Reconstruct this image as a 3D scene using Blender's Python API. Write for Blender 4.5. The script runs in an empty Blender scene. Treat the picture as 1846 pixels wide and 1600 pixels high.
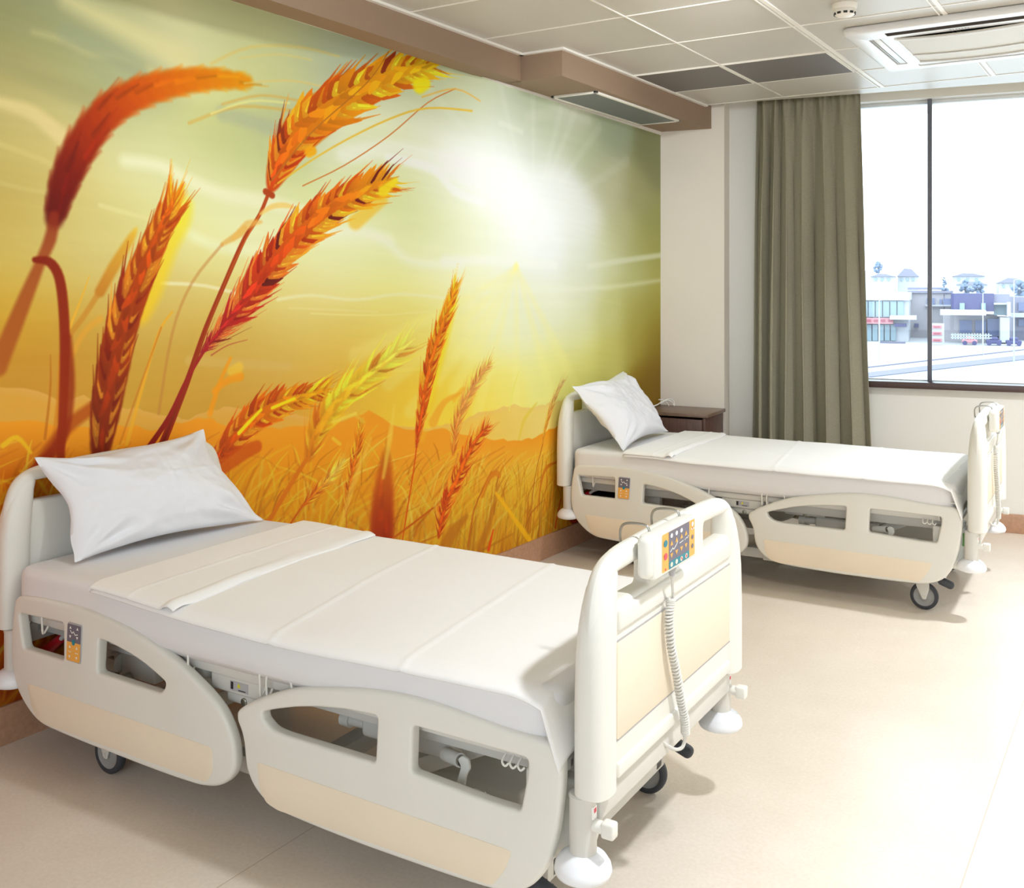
import bpy, bmesh, math, random, json
import numpy as np
from mathutils import Vector, Matrix, noise
PI = math.pi
sc = bpy.context.scene
COL = sc.collection

# ------------------------------------------------------------------ helpers
def s2l(c):
    return tuple(((x/255)/12.92 if x/255 <= .04045 else (((x/255)+.055)/1.055)**2.4) for x in c)

MATS = {}
def mat(name, rgb, rough=.5, metal=0, bump=0, bscale=200, var=0, vscale=8, coat=0, spec=.5, trans=0, stretch=None):
    if name in MATS: return MATS[name]
    m = bpy.data.materials.new(name); m.use_nodes = True
    nt = m.node_tree; b = nt.nodes['Principled BSDF']
    b.inputs['Base Color'].default_value = (*s2l(rgb), 1)
    b.inputs['Roughness'].default_value = rough
    b.inputs['Metallic'].default_value = metal
    b.inputs['Specular IOR Level'].default_value = spec
    if coat: b.inputs['Coat Weight'].default_value = coat
    if bump or var:
        tc = nt.nodes.new('ShaderNodeTexCoord'); vec = tc.outputs['Object']
        if stretch:
            mp = nt.nodes.new('ShaderNodeMapping'); mp.inputs['Scale'].default_value = stretch
            nt.links.new(vec, mp.inputs['Vector']); vec = mp.outputs['Vector']
    if var:
        n = nt.nodes.new('ShaderNodeTexNoise'); n.inputs['Scale'].default_value = vscale; n.inputs['Detail'].default_value = 5
        nt.links.new(vec, n.inputs['Vector'])
        r = nt.nodes.new('ShaderNodeValToRGB')
        r.color_ramp.elements[0].position = .3; r.color_ramp.elements[1].position = .7
        lo = [x*(1-var) for x in s2l(rgb)]; hi = [min(1, x*(1+var)) for x in s2l(rgb)]
        r.color_ramp.elements[0].color = (*lo, 1); r.color_ramp.elements[1].color = (*hi, 1)
        nt.links.new(n.outputs['Fac'], r.inputs['Fac']); nt.links.new(r.outputs['Color'], b.inputs['Base Color'])
    if bump:
        n2 = nt.nodes.new('ShaderNodeTexNoise'); n2.inputs['Scale'].default_value = bscale; n2.inputs['Detail'].default_value = 4
        nt.links.new(vec, n2.inputs['Vector'])
        bp = nt.nodes.new('ShaderNodeBump'); bp.inputs['Strength'].default_value = bump; bp.inputs['Distance'].default_value = .002
        nt.links.new(n2.outputs['Fac'], bp.inputs['Height']); nt.links.new(bp.outputs['Normal'], b.inputs['Normal'])
    MATS[name] = m
    return m

def empty(name, loc=(0,0,0), rz=0, parent=None):
    o = bpy.data.objects.new(name, None); COL.objects.link(o); o.location = loc; o.rotation_euler = (0,0,rz)
    o.empty_display_size = .1
    if parent: o.parent = parent
    return o
def tag(o, label=None, cat=None, group=None, kind=None):
    for k, v in (('label',label),('category',cat),('group',group),('kind',kind)):
        if v: o[k] = v
    return o
def obj(name, bm, m, parent=None, smooth=35, recalc=True):
    if isinstance(bm, bpy.types.Mesh): me = bm
    else:
        if recalc: bmesh.ops.recalc_face_normals(bm, faces=bm.faces)
        me = bpy.data.meshes.new(name); bm.to_mesh(me); bm.free()
    if smooth and len(me.polygons):
        me.polygons.foreach_set('use_smooth', [True]*len(me.polygons))
        me.set_sharp_from_angle(angle=math.radians(smooth))
    if not me.materials:
        for x in (m if isinstance(m,(list,tuple)) else [m]): me.materials.append(x)
    o = bpy.data.objects.new(name, me); COL.objects.link(o)
    if parent: o.parent = parent
    return o
def copy_tree(o, parent=None):
    c = o.copy(); COL.objects.link(c); c.parent = parent
    for ch in [x for x in bpy.data.objects if x.parent == o]:
        copy_tree(ch, c)
    return c
def nb(): return bmesh.new()
def merge(bm, other, M=None):
    if M is not None: bmesh.ops.transform(other, matrix=M, verts=other.verts)
    me = bpy.data.meshes.new('tmp'); other.to_mesh(me); other.free(); bm.from_mesh(me); bpy.data.meshes.remove(me)
def box(bm, lo, hi, bev=0, seg=2, rot=None, mi=0):
    b = nb(); bmesh.ops.create_cube(b, size=1)
    c = [(lo[i]+hi[i])/2 for i in range(3)]; s = [abs(hi[i]-lo[i]) for i in range(3)]
    bmesh.ops.scale(b, vec=s, verts=b.verts)
    if bev: bmesh.ops.bevel(b, geom=list(b.edges), offset=min(bev, min(s)*.49), segments=seg, affect='EDGES', profile=.5)
    for f in b.faces: f.material_index = mi
    M = Matrix.Translation(c)
    if rot: M = M @ rot
    merge(bm, b, M); return bm
def cyl(bm, p0, p1, r0, r1=None, seg=20, caps=True, bev=0):
    p0 = Vector(p0); p1 = Vector(p1); d = p1-p0
    b = nb(); bmesh.ops.create_cone(b, cap_ends=caps, segments=seg, radius1=r0, radius2=r0 if r1 is None else r1, depth=d.length)
    if bev:
        es = [e for e in b.edges if len(e.link_faces)==2 and any(len(f.verts)>4 for f in e.link_faces)]
        bmesh.ops.bevel(b, geom=es, offset=bev, segments=3, affect='EDGES', profile=.5)
    q = Vector((0,0,1)).rotation_difference(d.normalized())
    merge(bm, b, Matrix.Translation((p0+p1)/2) @ q.to_matrix().to_4x4()); return bm
def lathe(bm, prof, axis_o=(0,0,0), seg=32, rot=None):
    b = nb(); rings = []
    for r, z in prof:
        if r < 1e-6: rings.append([b.verts.new((0,0,z))])
        else: rings.append([b.verts.new((r*math.cos(2*PI*k/seg), r*math.sin(2*PI*k/seg), z)) for k in range(seg)])
    for A, B in zip(rings[:-1], rings[1:]):
        for k in range(seg):
            k2 = (k+1)%seg
            v = [A[k%len(A)], A[k2%len(A)], B[k2%len(B)], B[k%len(B)]]
            u = []
            for x in v:
                if x not in u: u.append(x)
            if len(u) > 2: b.faces.new(u)
    M = Matrix.Translation(axis_o)
    if rot: M = M @ rot
    merge(bm, b, M); return bm
def crom(pts, n=6, closed=False):
    P = [Vector(p) for p in pts]; out = []; N = len(P)
    rng = range(N) if closed else range(N-1)
    for i in rng:
        p0 = P[(i-1)%N] if closed or i > 0 else P[0]; p1 = P[i]; p2 = P[(i+1)%N]
        p3 = P[(i+2)%N] if closed or i+2 < N else P[-1]
        for k in range(n):
            t = k/n
            out.append(.5*((2*p1)+(p2-p0)*t+(2*p0-5*p1+4*p2-p3)*t*t+(3*p1-p0-3*p2+p3)*t**3))
    if not closed: out.append(P[-1])
    return out
def tube(bm, pts, r, seg=10, smooth=6, caps=True):
    P = crom(pts, smooth) if smooth else [Vector(p) for p in pts]
    rad = r if callable(r) else (lambda t: r)
    rings = []; n = len(P); prev = None
    for i, p in enumerate(P):
        d = (P[min(i+1,n-1)]-P[max(i-1,0)]).normalized()
        if prev is None:
            a = Vector((0,0,1)) if abs(d.z) < .9 else Vector((1,0,0)); u = d.cross(a).normalized()
        else: u = (prev - d*prev.dot(d)).normalized()
        prev = u; v = d.cross(u); R = rad(i/(n-1))
        rings.append([bm.verts.new(p+R*(u*math.cos(2*PI*k/seg)+v*math.sin(2*PI*k/seg))) for k in range(seg)])
    for A, B in zip(rings[:-1], rings[1:]):
        for k in range(seg): bm.faces.new([A[k], A[(k+1)%seg], B[(k+1)%seg], B[k]])
    if caps: bm.faces.new(rings[0][::-1]); bm.faces.new(rings[-1])
    return bm
def area2(p): return sum(p[i][0]*p[(i+1)%len(p)][1]-p[(i+1)%len(p)][0]*p[i][1] for i in range(len(p)))/2
def inset(p, d):            # p is ccw; positive d moves the outline inward
    n = len(p); out = []
    for i in range(n):
        a = Vector(p[i-1][:2]); b = Vector(p[i][:2]); c = Vector(p[(i+1)%n][:2])
        e1 = (b-a); e2 = (c-b)
        n1 = Vector((-e1.y, e1.x)).normalized(); n2 = Vector((-e2.y, e2.x)).normalized()
        m = (n1+n2); L = m.length
        m = m/L if L > 1e-6 else n1
        out.append(b + m*d/max(.5, m.dot(n1)))
    return [tuple(q) for q in out]
def rounded(pts, r, n=5):
    out = []; N = len(pts)
    rs = r if isinstance(r,(list,tuple)) else [r]*N
    for i in range(N):
        a = Vector(pts[i-1]); b = Vector(pts[i]); c = Vector(pts[(i+1)%N]); rr = rs[i]
        if rr <= 0: out.append(tuple(b)); continue
        u = (a-b); v = (c-b); rr = min(rr, u.length*.45, v.length*.45)
        p = b+u.normalized()*rr; q = b+v.normalized()*rr
        for k in range(n+1):
            t = k/n; out.append(tuple((1-t)**2*p+2*t*(1-t)*b+t*t*q))
    return out
def slab(outer, holes, t, b, segs=4, hb=None):
    """plate in the uv plane, thickness t (d from 0 to t), all rims rounded by b"""
    bm = nb(); hb = b if hb is None else hb
    loops = [(outer if area2(outer) > 0 else outer[::-1], 1, b)] + [((h if area2(h) > 0 else h[::-1]), -1, hb) for h in holes]
    top = []; bot = []
    for L, s, bb in loops:
        prof = []
        for k in range(segs+1):
            a = PI/2*k/segs; prof.append((bb*(1-math.sin(a)), bb*(1-math.cos(a))))
        prof = prof + [(o, t-d) for o, d in prof[::-1]]
        if abs(t-2*bb) < 1e-6: prof = prof[:segs+1]+prof[segs+2:]
        rings = [[bm.verts.new((x, y, d)) for x, y in (inset(L, o*s) if o > 1e-9 else L)] for o, d in prof]
        n = len(L)
        for A, B in zip(rings[:-1], rings[1:]):
            for k in range(n): bm.faces.new([A[k], A[(k+1)%n], B[(k+1)%n], B[k]])
        top += [bm.edges.get((rings[0][k], rings[0][(k+1)%n])) for k in range(n)]
        bot += [bm.edges.get((rings[-1][k], rings[-1][(k+1)%n])) for k in range(n)]
    bmesh.ops.triangle_fill(bm, edges=top, use_beauty=True, use_dissolve=False)
    bmesh.ops.triangle_fill(bm, edges=bot, use_beauty=True, use_dissolve=False)
    return bm
def remap(bm, f):
    for v in bm.verts: v.co = Vector(f(*v.co))
    return bm
def flat(bm, poly, f, mi=0):      # flat polygon placed by f(u,v)
    vs = [bm.verts.new(f(u,v)) for u,v in poly]; fc = bm.faces.new(vs); fc.material_index = mi; return fc
def circ(cx, cy, rx, ry=None, n=20): ry = ry or rx; return [(cx+rx*math.cos(2*PI*k/n), cy+ry*math.sin(2*PI*k/n)) for k in range(n)]
def rect(x0,y0,x1,y1): return [(x0,y0),(x1,y0),(x1,y1),(x0,y1)]
def grid_mesh(name, nu, nv, f):
    u = np.linspace(0,1,nu); v = np.linspace(0,1,nv)
    vs = [f(a,b) for b in v for a in u]
    fs = [(j*nu+i, j*nu+i+1, (j+1)*nu+i+1, (j+1)*nu+i) for j in range(nv-1) for i in range(nu-1)]
    me = bpy.data.meshes.new(name); me.from_pydata([tuple(x) for x in vs], [], fs); return me

# ------------------------------------------------------------------ camera
YAW = math.radians(-32.665); CAM = Vector((2.996,-1.860,1.493)); F = 1831.43
cd = bpy.data.cameras.new('camera'); cam = bpy.data.objects.new('camera', cd); COL.objects.link(cam)
cam.location = CAM; cam.rotation_euler = (PI/2, 0, -YAW)
cd.sensor_fit = 'HORIZONTAL'; cd.sensor_width = 36; cd.lens = F/1846*36; cd.shift_y = -(800-520.06)/1846
cd.clip_end = 2000; cd.clip_start = .05
sc.camera = cam

# ------------------------------------------------------------------ materials
M_pl = mat('bed_plastic_warm_grey', (229,227,219), .42, bump=.15, bscale=900, spec=.35)
M_wh = mat('foot_plastic_off_white', (232,230,222), .38, bump=.1, bscale=900, spec=.4)
M_cream = mat('cream_laminate', (238,224,202), .5, spec=.35, var=.02, vscale=3)
M_met = mat('painted_frame_steel', (212,209,202), .4, spec=.4)
M_dkmet = mat('dark_frame_steel', (92,88,84), .5)
M_chrome = mat('zinc_plated_steel', (180,178,170), .28, metal=1)
M_rub = mat('grey_rubber_tyre', (58,60,66), .6, bump=.1)
M_hub = mat('grey_wheel_hub', (148,148,146), .5)
M_bump = mat('white_bumper_plastic', (236,238,242), .35)
M_sheet = mat('white_fitted_sheet', (231,230,231), .9, bump=.25, bscale=700, spec=.2)
M_blk = mat('cream_top_sheet', (248,246,244), .88, bump=.25, bscale=700, spec=.2)
M_pil = mat('white_pillowcase', (236,236,240), .9, bump=.25, bscale=700, spec=.2)
M_red = mat('red_release_grip', (196,24,40), .35)
M_black = mat('black_plastic', (30,28,30), .5)
M_iconw = mat('icon_white', (245,244,240), .5)
M_dgrey = mat('keypad_grey', (112,108,122), .5)
M_orange = mat('keypad_orange', (240,176,84), .5)
M_teal = mat('keypad_teal', (30,132,148), .5)
M_pink = mat('keypad_pink', (226,78,96), .5)
M_yel = mat('label_yellow', (214,206,40), .5)
M_green = mat('cable_green', (110,190,90), .5)
M_label = mat('label_grey', (176,174,176), .5)
M_gray_cable = mat('cable_grey', (214,212,206), .45)

# ------------------------------------------------------------------ room shell
WA = math.radians(9.2054)
FX0, FX1, FY0 = -.205, 6.3, -3.7
def struct(name, bm, m, smooth=0, parent=None):
    o = obj(name, bm, m, parent, smooth); o['kind'] = 'structure'; return o

def floor_mat():
    m = bpy.data.materials.new('beige_linoleum'); m.use_nodes = True; nt = m.node_tree; b = nt.nodes['Principled BSDF']
    tc = nt.nodes.new('ShaderNodeTexCoord')
    n1 = nt.nodes.new('ShaderNodeTexNoise'); n1.inputs['Scale'].default_value = 3; n1.inputs['Detail'].default_value = 8; n1.inputs['Roughness'].default_value = .65
    n2 = nt.nodes.new('ShaderNodeTexNoise'); n2.inputs['Scale'].default_value = 90; n2.inputs['Detail'].default_value = 6
    mx = nt.nodes.new('ShaderNodeMath'); mx.operation = 'ADD'; mm = nt.nodes.new('ShaderNodeMath'); mm.operation = 'MULTIPLY'; mm.inputs[1].default_value = .5
    nt.links.new(tc.outputs['Object'], n1.inputs['Vector']); nt.links.new(tc.outputs['Object'], n2.inputs['Vector'])
    nt.links.new(n1.outputs['Fac'], mx.inputs[0]); nt.links.new(n2.outputs['Fac'], mx.inputs[1]); nt.links.new(mx.outputs[0], mm.inputs[0])
    r = nt.nodes.new('ShaderNodeValToRGB'); r.color_ramp.elements[0].position = .35; r.color_ramp.elements[1].position = .65
    r.color_ramp.elements[0].color = (*s2l((221,208,192)),1); r.color_ramp.elements[1].color = (*s2l((233,222,208)),1)
    nt.links.new(mm.outputs[0], r.inputs['Fac'])
    # sheet seams running parallel to the mural wall, 1.5 m wide rolls
    sp = nt.nodes.new('ShaderNodeSeparateXYZ'); nt.links.new(tc.outputs['Object'], sp.inputs[0])
    def seam(out, period, off):
        a = nt.nodes.new('ShaderNodeMath'); a.operation = 'ADD'; a.inputs[1].default_value = off
        w = nt.nodes.new('ShaderNodeMath'); w.operation = 'PINGPONG'; w.inputs[1].default_value = period/2
        l = nt.nodes.new('ShaderNodeMath'); l.operation = 'LESS_THAN'; l.inputs[1].default_value = .0016
        nt.links.new(out, a.inputs[0]); nt.links.new(a.outputs[0], w.inputs[0]); nt.links.new(w.outputs[0], l.inputs[0]); return l
    s1 = seam(sp.outputs['X'], 1.56, .55)
    mixc = nt.nodes.new('ShaderNodeMixRGB'); mixc.inputs[2].default_value = (*s2l((196,180,162)),1)
    nt.links.new(s1.outputs[0], mixc.inputs[0]); nt.links.new(r.outputs['Color'], mixc.inputs[1]); nt.links.new(mixc.outputs[0], b.inputs['Base Color'])
    b.inputs['Roughness'].default_value = .3; b.inputs['Specular IOR Level'].default_value = .45
    bp = nt.nodes.new('ShaderNodeBump'); bp.inputs['Strength'].default_value = .08; bp.inputs['Distance'].default_value = .001
    nt.links.new(n2.outputs['Fac'], bp.inputs['Height']); nt.links.new(bp.outputs['Normal'], b.inputs['Normal'])
    return m
M_floor = floor_mat()
M_wall = mat('cream_painted_wall', (236,227,216), .75, bump=.25, bscale=500, var=.015, vscale=2)
M_wall2 = mat('pale_window_wall_paint', (232,229,222), .7, bump=.2, bscale=500)
M_brown = mat('taupe_soffit_paint', (146,122,100), .7, bump=.15, bscale=400)
M_ceil = mat('satin_ceiling_tile', (198,193,184), .38, spec=.32, var=.02, vscale=2)
M_trim = mat('white_ceiling_trim', (238,233,224), .4)
M_base = mat('brown_vinyl_baseboard', (186,144,116), .38, var=.1, vscale=60, spec=.5)
M_sill = mat('dark_brown_stone_sill', (78,58,54), .3, var=.25, vscale=260)
M_alu = mat('grey_aluminium_frame', (104,106,116), .45)
M_slot = mat('curtain_recess_paint', (206,198,180), .7)

WP = [(-.205,FY0),(-.205,1.0)]+[(-.205+.315*(t*t*(3-2*t)), 1.0+1.56*t) for t in [k/18 for k in range(1,19)]]+[(.11,4.5116)]
def wall_pt(n, m, s, z):  return Vector((m[0]+s*math.cos(WA)-n*math.sin(WA), m[1]+s*math.sin(WA)+n*math.cos(WA), z))
W0 = (2.18, 5.017)
def W(s, n, z): return wall_pt(n, W0, s, z)     # window-wall frame: s along, n outward, z up
# column face that meets the mural wall
P0 = (.11, 4.5116); COLW = .436
def K(s, n, z): return wall_pt(n, P0, s, z)
S_COL = (K(COLW,0,0)-Vector((W0[0],W0[1],0))).dot(Vector((math.cos(WA),math.sin(WA),0)))

b = nb(); box(b, (-.6,FY0-.2,-.12), (FX1+.2,6.2,0)); struct('floor', b, M_floor)
# mural wall (solid, behind the wallpaper)
b = nb()
for (x0,y0),(x1,y1) in zip(WP[:-1], WP[1:]):
    vs = [(x0,y0),(x1,y1),(x1-.25,y1),(x0-.25,y0)]
    a = [b.verts.new((x,y,0)) for x,y in vs]; c = [b.verts.new((x,y,2.95)) for x,y in vs]
    b.faces.new(a[::-1]); b.faces.new(c)
    for k in range(4): b.faces.new([a[k],a[(k+1)%4],c[(k+1)%4],c[k]])
struct('wall_left', b, M_wall, 30)
# column between the mural and the window wall
b = nb()
q = [K(0,0,0), K(COLW,0,0), K(COLW,.5,0), K(-.3,.5,0), K(-.3,.1,0)]
a = [b.verts.new(v) for v in q]; c = [b.verts.new(v+Vector((0,0,2.95))) for v in q]
b.faces.new(a[::-1]); b.faces.new(c)
for k in range(5): b.faces.new([a[k],a[(k+1)%5],c[(k+1)%5],c[k]])
struct('wall_column', b, M_wall)
# window wall with its opening
ZS, ZH = .862, 2.697; SW0, SW1 = -1.18, 3.62; SE = 4.3
def wbox(bm, s0, s1, n0, n1, z0, z1, bev=0):
    bb = nb(); box(bb, (s0,n0,z0), (s1,n1,z1), bev)
    remap(bb, lambda s,n,z: W(s,n,z)); merge(bm, bb)
b = nb()
wbox(b, S_COL-.05, SE, 0, .28, 0, ZS); wbox(b, S_COL-.05, SE, 0, .28, ZH, 2.95)
wbox(b, S_COL-.05, SW0, 0, .28, ZS, ZH); wbox(b, SW1, SE, 0, .28, ZS, ZH)
struct('wall_back', b, M_wall2)
b = nb(); box(b, (FX1,FY0-.2,0), (FX1+.2,6.1,2.95)); struct('wall_right', b, M_wall2)
b = nb()      # unseen wall behind the camera; window openings added for cool fill light
for lo, hi in (((-.6,0),(1.0,2.95)),((5.6,0),(FX1+.2,2.95)),((1.0,0),(5.6,.85)),((1.0,2.6),(5.6,2.95))): box(b, (lo[0],FY0-.2,lo[1]), (hi[0],FY0,hi[1]))
struct('wall_front', b, M_wall2)
b = nb()
for x in (1.0,2.13,3.28,4.43,5.56): box(b,(x,FY0-.14,.85),(x+.04,FY0-.08,2.6))
box(b,(1.0,FY0-.14,.85),(5.6,FY0-.08,.89)); box(b,(1.0,FY0-.14,2.56),(5.6,FY0-.08,2.6)); struct('added_fill_window', b, M_alu)  # frame for the added openings behind the camera
# baseboards
b = nb(); wbox(b, S_COL, SE, -.012, 0, 0, .116, .003); struct('baseboard_back', b, M_base, 30)
b = nb()
for (x0,y0),(x1,y1) in zip(WP[:-1], WP[1:]):
    d = Vector((x1-x0,y1-y0,0)).normalized(); n = Vector((d.y,-d.x,0))*.012
    vs = [Vector((x0,y0,0)),Vector((x1,y1,0)),Vector((x1,y1,0))+n,Vector((x0,y0,0))+n]
    a = [b.verts.new(v) for v in vs]; c = [b.verts.new(v+Vector((0,0,.128))) for v in vs]
    b.faces.new(c); b.faces.new(a)
    for k in range(4): b.faces.new([a[k],a[(k+1)%4],c[(k+1)%4],c[k]])
struct('baseboard_left', b, M_base, 40)
bb = nb(); box(bb, (0,-.012,0), (COLW,0,.116), .003); remap(bb, lambda s,n,z: K(s,n,z)); struct('baseboard_column', bb, M_base)
# sill
b = nb(); wbox(b, SW0-.06, SW1+.06, -.045, .2, ZS, .903, .004); struct('window_sill', b, M_sill, 30)
# window frame and panes
b = nb()
FN0, FN1 = .10, .16
wbox(b, SW0, SW1, FN0, FN1, 2.676, ZH, .002); wbox(b, SW0, SW1, FN0, FN1, .903, .908, .001)
wbox(b, SW0, SW0+.04, FN0, FN1, .903, ZH, .002); wbox(b, SW1-.04, SW1, FN0, FN1, .903, ZH, .002)
MUL = [-.43, .95, 2.3]
wf = struct('window_1', b, mat('white_window_frame', (226,230,232), .45), 30)
for s in MUL:
    b = nb(); wbox(b, s-.013, s+.013, .05, FN1, .903, ZH, .002); obj('mullion', b, M_alu, wf, 30)
gm = bpy.data.materials.new('clear_window_glass'); gm.use_nodes = True; nt = gm.node_tree; nt.nodes.clear()
o_ = nt.nodes.new('ShaderNodeOutputMaterial'); tr = nt.nodes.new('ShaderNodeBsdfTransparent'); gl = nt.nodes.new('ShaderNodeBsdfGlossy'); gl.inputs['Roughness'].default_value = .02
fr = nt.nodes.new('ShaderNodeFresnel'); fr.inputs['IOR'].default_value = 1.3; mx = nt.nodes.new('ShaderNodeMixShader'); tr.inputs['Color'].default_value = (.95,.98,.98,1)
nt.links.new(fr.outputs[0], mx.inputs[0]); nt.links.new(tr.outputs[0], mx.inputs[1]); nt.links.new(gl.outputs[0], mx.inputs[2]); nt.links.new(mx.outputs[0], o_.inputs[0])
edges = [SW0+.04]+MUL+[SW1-.04]
for s0, s1 in zip(edges[:-1], edges[1:]):
    b = nb(); wbox(b, s0+.014, s1-.014, .127, .133, .909, 2.675); g = obj('window_pane', b, gm, wf, 0)

# ceiling: main field of tiles, plaster margin up to a curtain recess parallel to the window wall
ZC = 2.70; CE = 4.455
b = nb()
box(b, (-.6,FY0-.2,ZC), (FX1+.2,CE,ZC+.06))
REC = -.285    # recess front line, n from the window wall
def line_y(x, n):   # y of the line parallel to the window wall at offset n
    p = W(0,n,0); return p.y+(x-p.x)*math.tan(WA)
vs = [(.3,CE),(FX1+.1,CE),(FX1+.1,line_y(FX1+.1,REC)),(.3,line_y(.3,REC))]
if True:
    x_c = W(0,REC,0).x+(CE-W(0,REC,0).y)/math.tan(WA)
    vs = [(x_c,CE),(FX1+.1,CE),(FX1+.1,line_y(FX1+.1,REC))]
    a = [b.verts.new((x,y,ZC)) for x,y in vs]; c = [b.verts.new((x,y,ZC+.06)) for x,y in vs]
    b.faces.new(a[::-1]); b.faces.new(c)
    for k in range(len(vs)): b.faces.new([a[k],a[(k+1)%len(vs)],c[(k+1)%len(vs)],c[k]])
ceil = struct('ceiling', b, M_ceil)
b = nb(); box(b, (-.6,4.0,2.80), (FX1+.2,6.2,2.86)); struct('trim_5', b, M_slot)     # top of the curtain recess
# tile joints: narrow light tees, doubled along the main runners
b = nb()
for x, w in ((.985,.006),(1.56,.006),(1.585,.02),(2.165,.006),(2.19,.02),(2.775,.012),(3.36,.012),(3.95,.012),(4.53,.012),(5.12,.012),(5.7,.012)):
    box(b, (x-w/2,FY0,ZC-.004), (x+w/2,CE,ZC+.002))
y = 3.92
for y in [3.92-.572*k for k in range(0,13)]+[4.448]:
    box(b, (-.2,y-.005,ZC-.003), (FX1,y+.005,ZC+.002))
struct('trim_1', b, M_trim)
# taupe soffit: narrow beam, then the wider boxed part
BX0, BX1, BX2, BY = .09, .212, .457, 2.566; ZB = 2.56
b = nb()
box(b, (BX0,FY0,ZB), (BX1,BY+.01,ZC+.01)); 
p = K(.349,0,0)
vs = [(BX0,BY),(BX2,BY),(BX2,4.565),(BX0,4.52)]
a = [b.verts.new((x,y,ZB)) for x,y in vs]; c = [b.verts.new((x,y,ZC+.01)) for x,y in vs]
b.faces.new(a[::-1]); b.faces.new(c)
for k in range(4): b.faces.new([a[k],a[(k+1)%4],c[(k+1)%4],c[k]])
struct('trim_2', b, M_brown)
# light angle where soffit meets the tiles
b = nb()
box(b, (BX1,FY0,ZC-.012), (BX1+.022,BY-.0,ZC-.0005)); box(b, (BX1,BY-.022,ZC-.012), (BX2+.02,BY,ZC-.0005)); box(b, (BX2,BY,ZC-.012), (BX2+.02,CE,ZC-.0005))
struct('trim_3', b, M_trim)
# light strip on top of the mural
def top_z(y): return 2.679 if y < 1.05 else (2.679-(y-1.05)/1.45*.128 if y < 2.5 else 2.551-(y-2.5)*.0055)
def wall_x(y):
    for (x0,y0),(x1,y1) in zip(WP[:-1], WP[1:]):
        if y <= y1: return x0+(x1-x0)*(y-y0)/(y1-y0)
    return .11
b = nb()
ys = [-1.2,1.0]+[1.0+1.5*k/14 for k in range(1,15)]+[3.5,4.511]
for y0, y1 in zip(ys[:-1], ys[1:]):
    for k in range(1):
        v = []
        for (yy) in (y0,y1):
            x = wall_x(yy); zt = ZB if yy > 2.4 else min(top_z(yy)+.016, ZC)
            v.append([(x,yy,top_z(yy)-.002),(x+.01,yy,top_z(yy)-.002),(x+.01,yy,zt),(x,yy,zt)])
        A = [b.verts.new(p) for p in v[0]]; B = [b.verts.new(p) for p in v[1]]
        for q in range(4): b.faces.new([A[q],A[(q+1)%4],B[(q+1)%4],B[q]])
        b.faces.new(A); b.faces.new(B)
struct('trim_4', b, M_trim)

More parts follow.
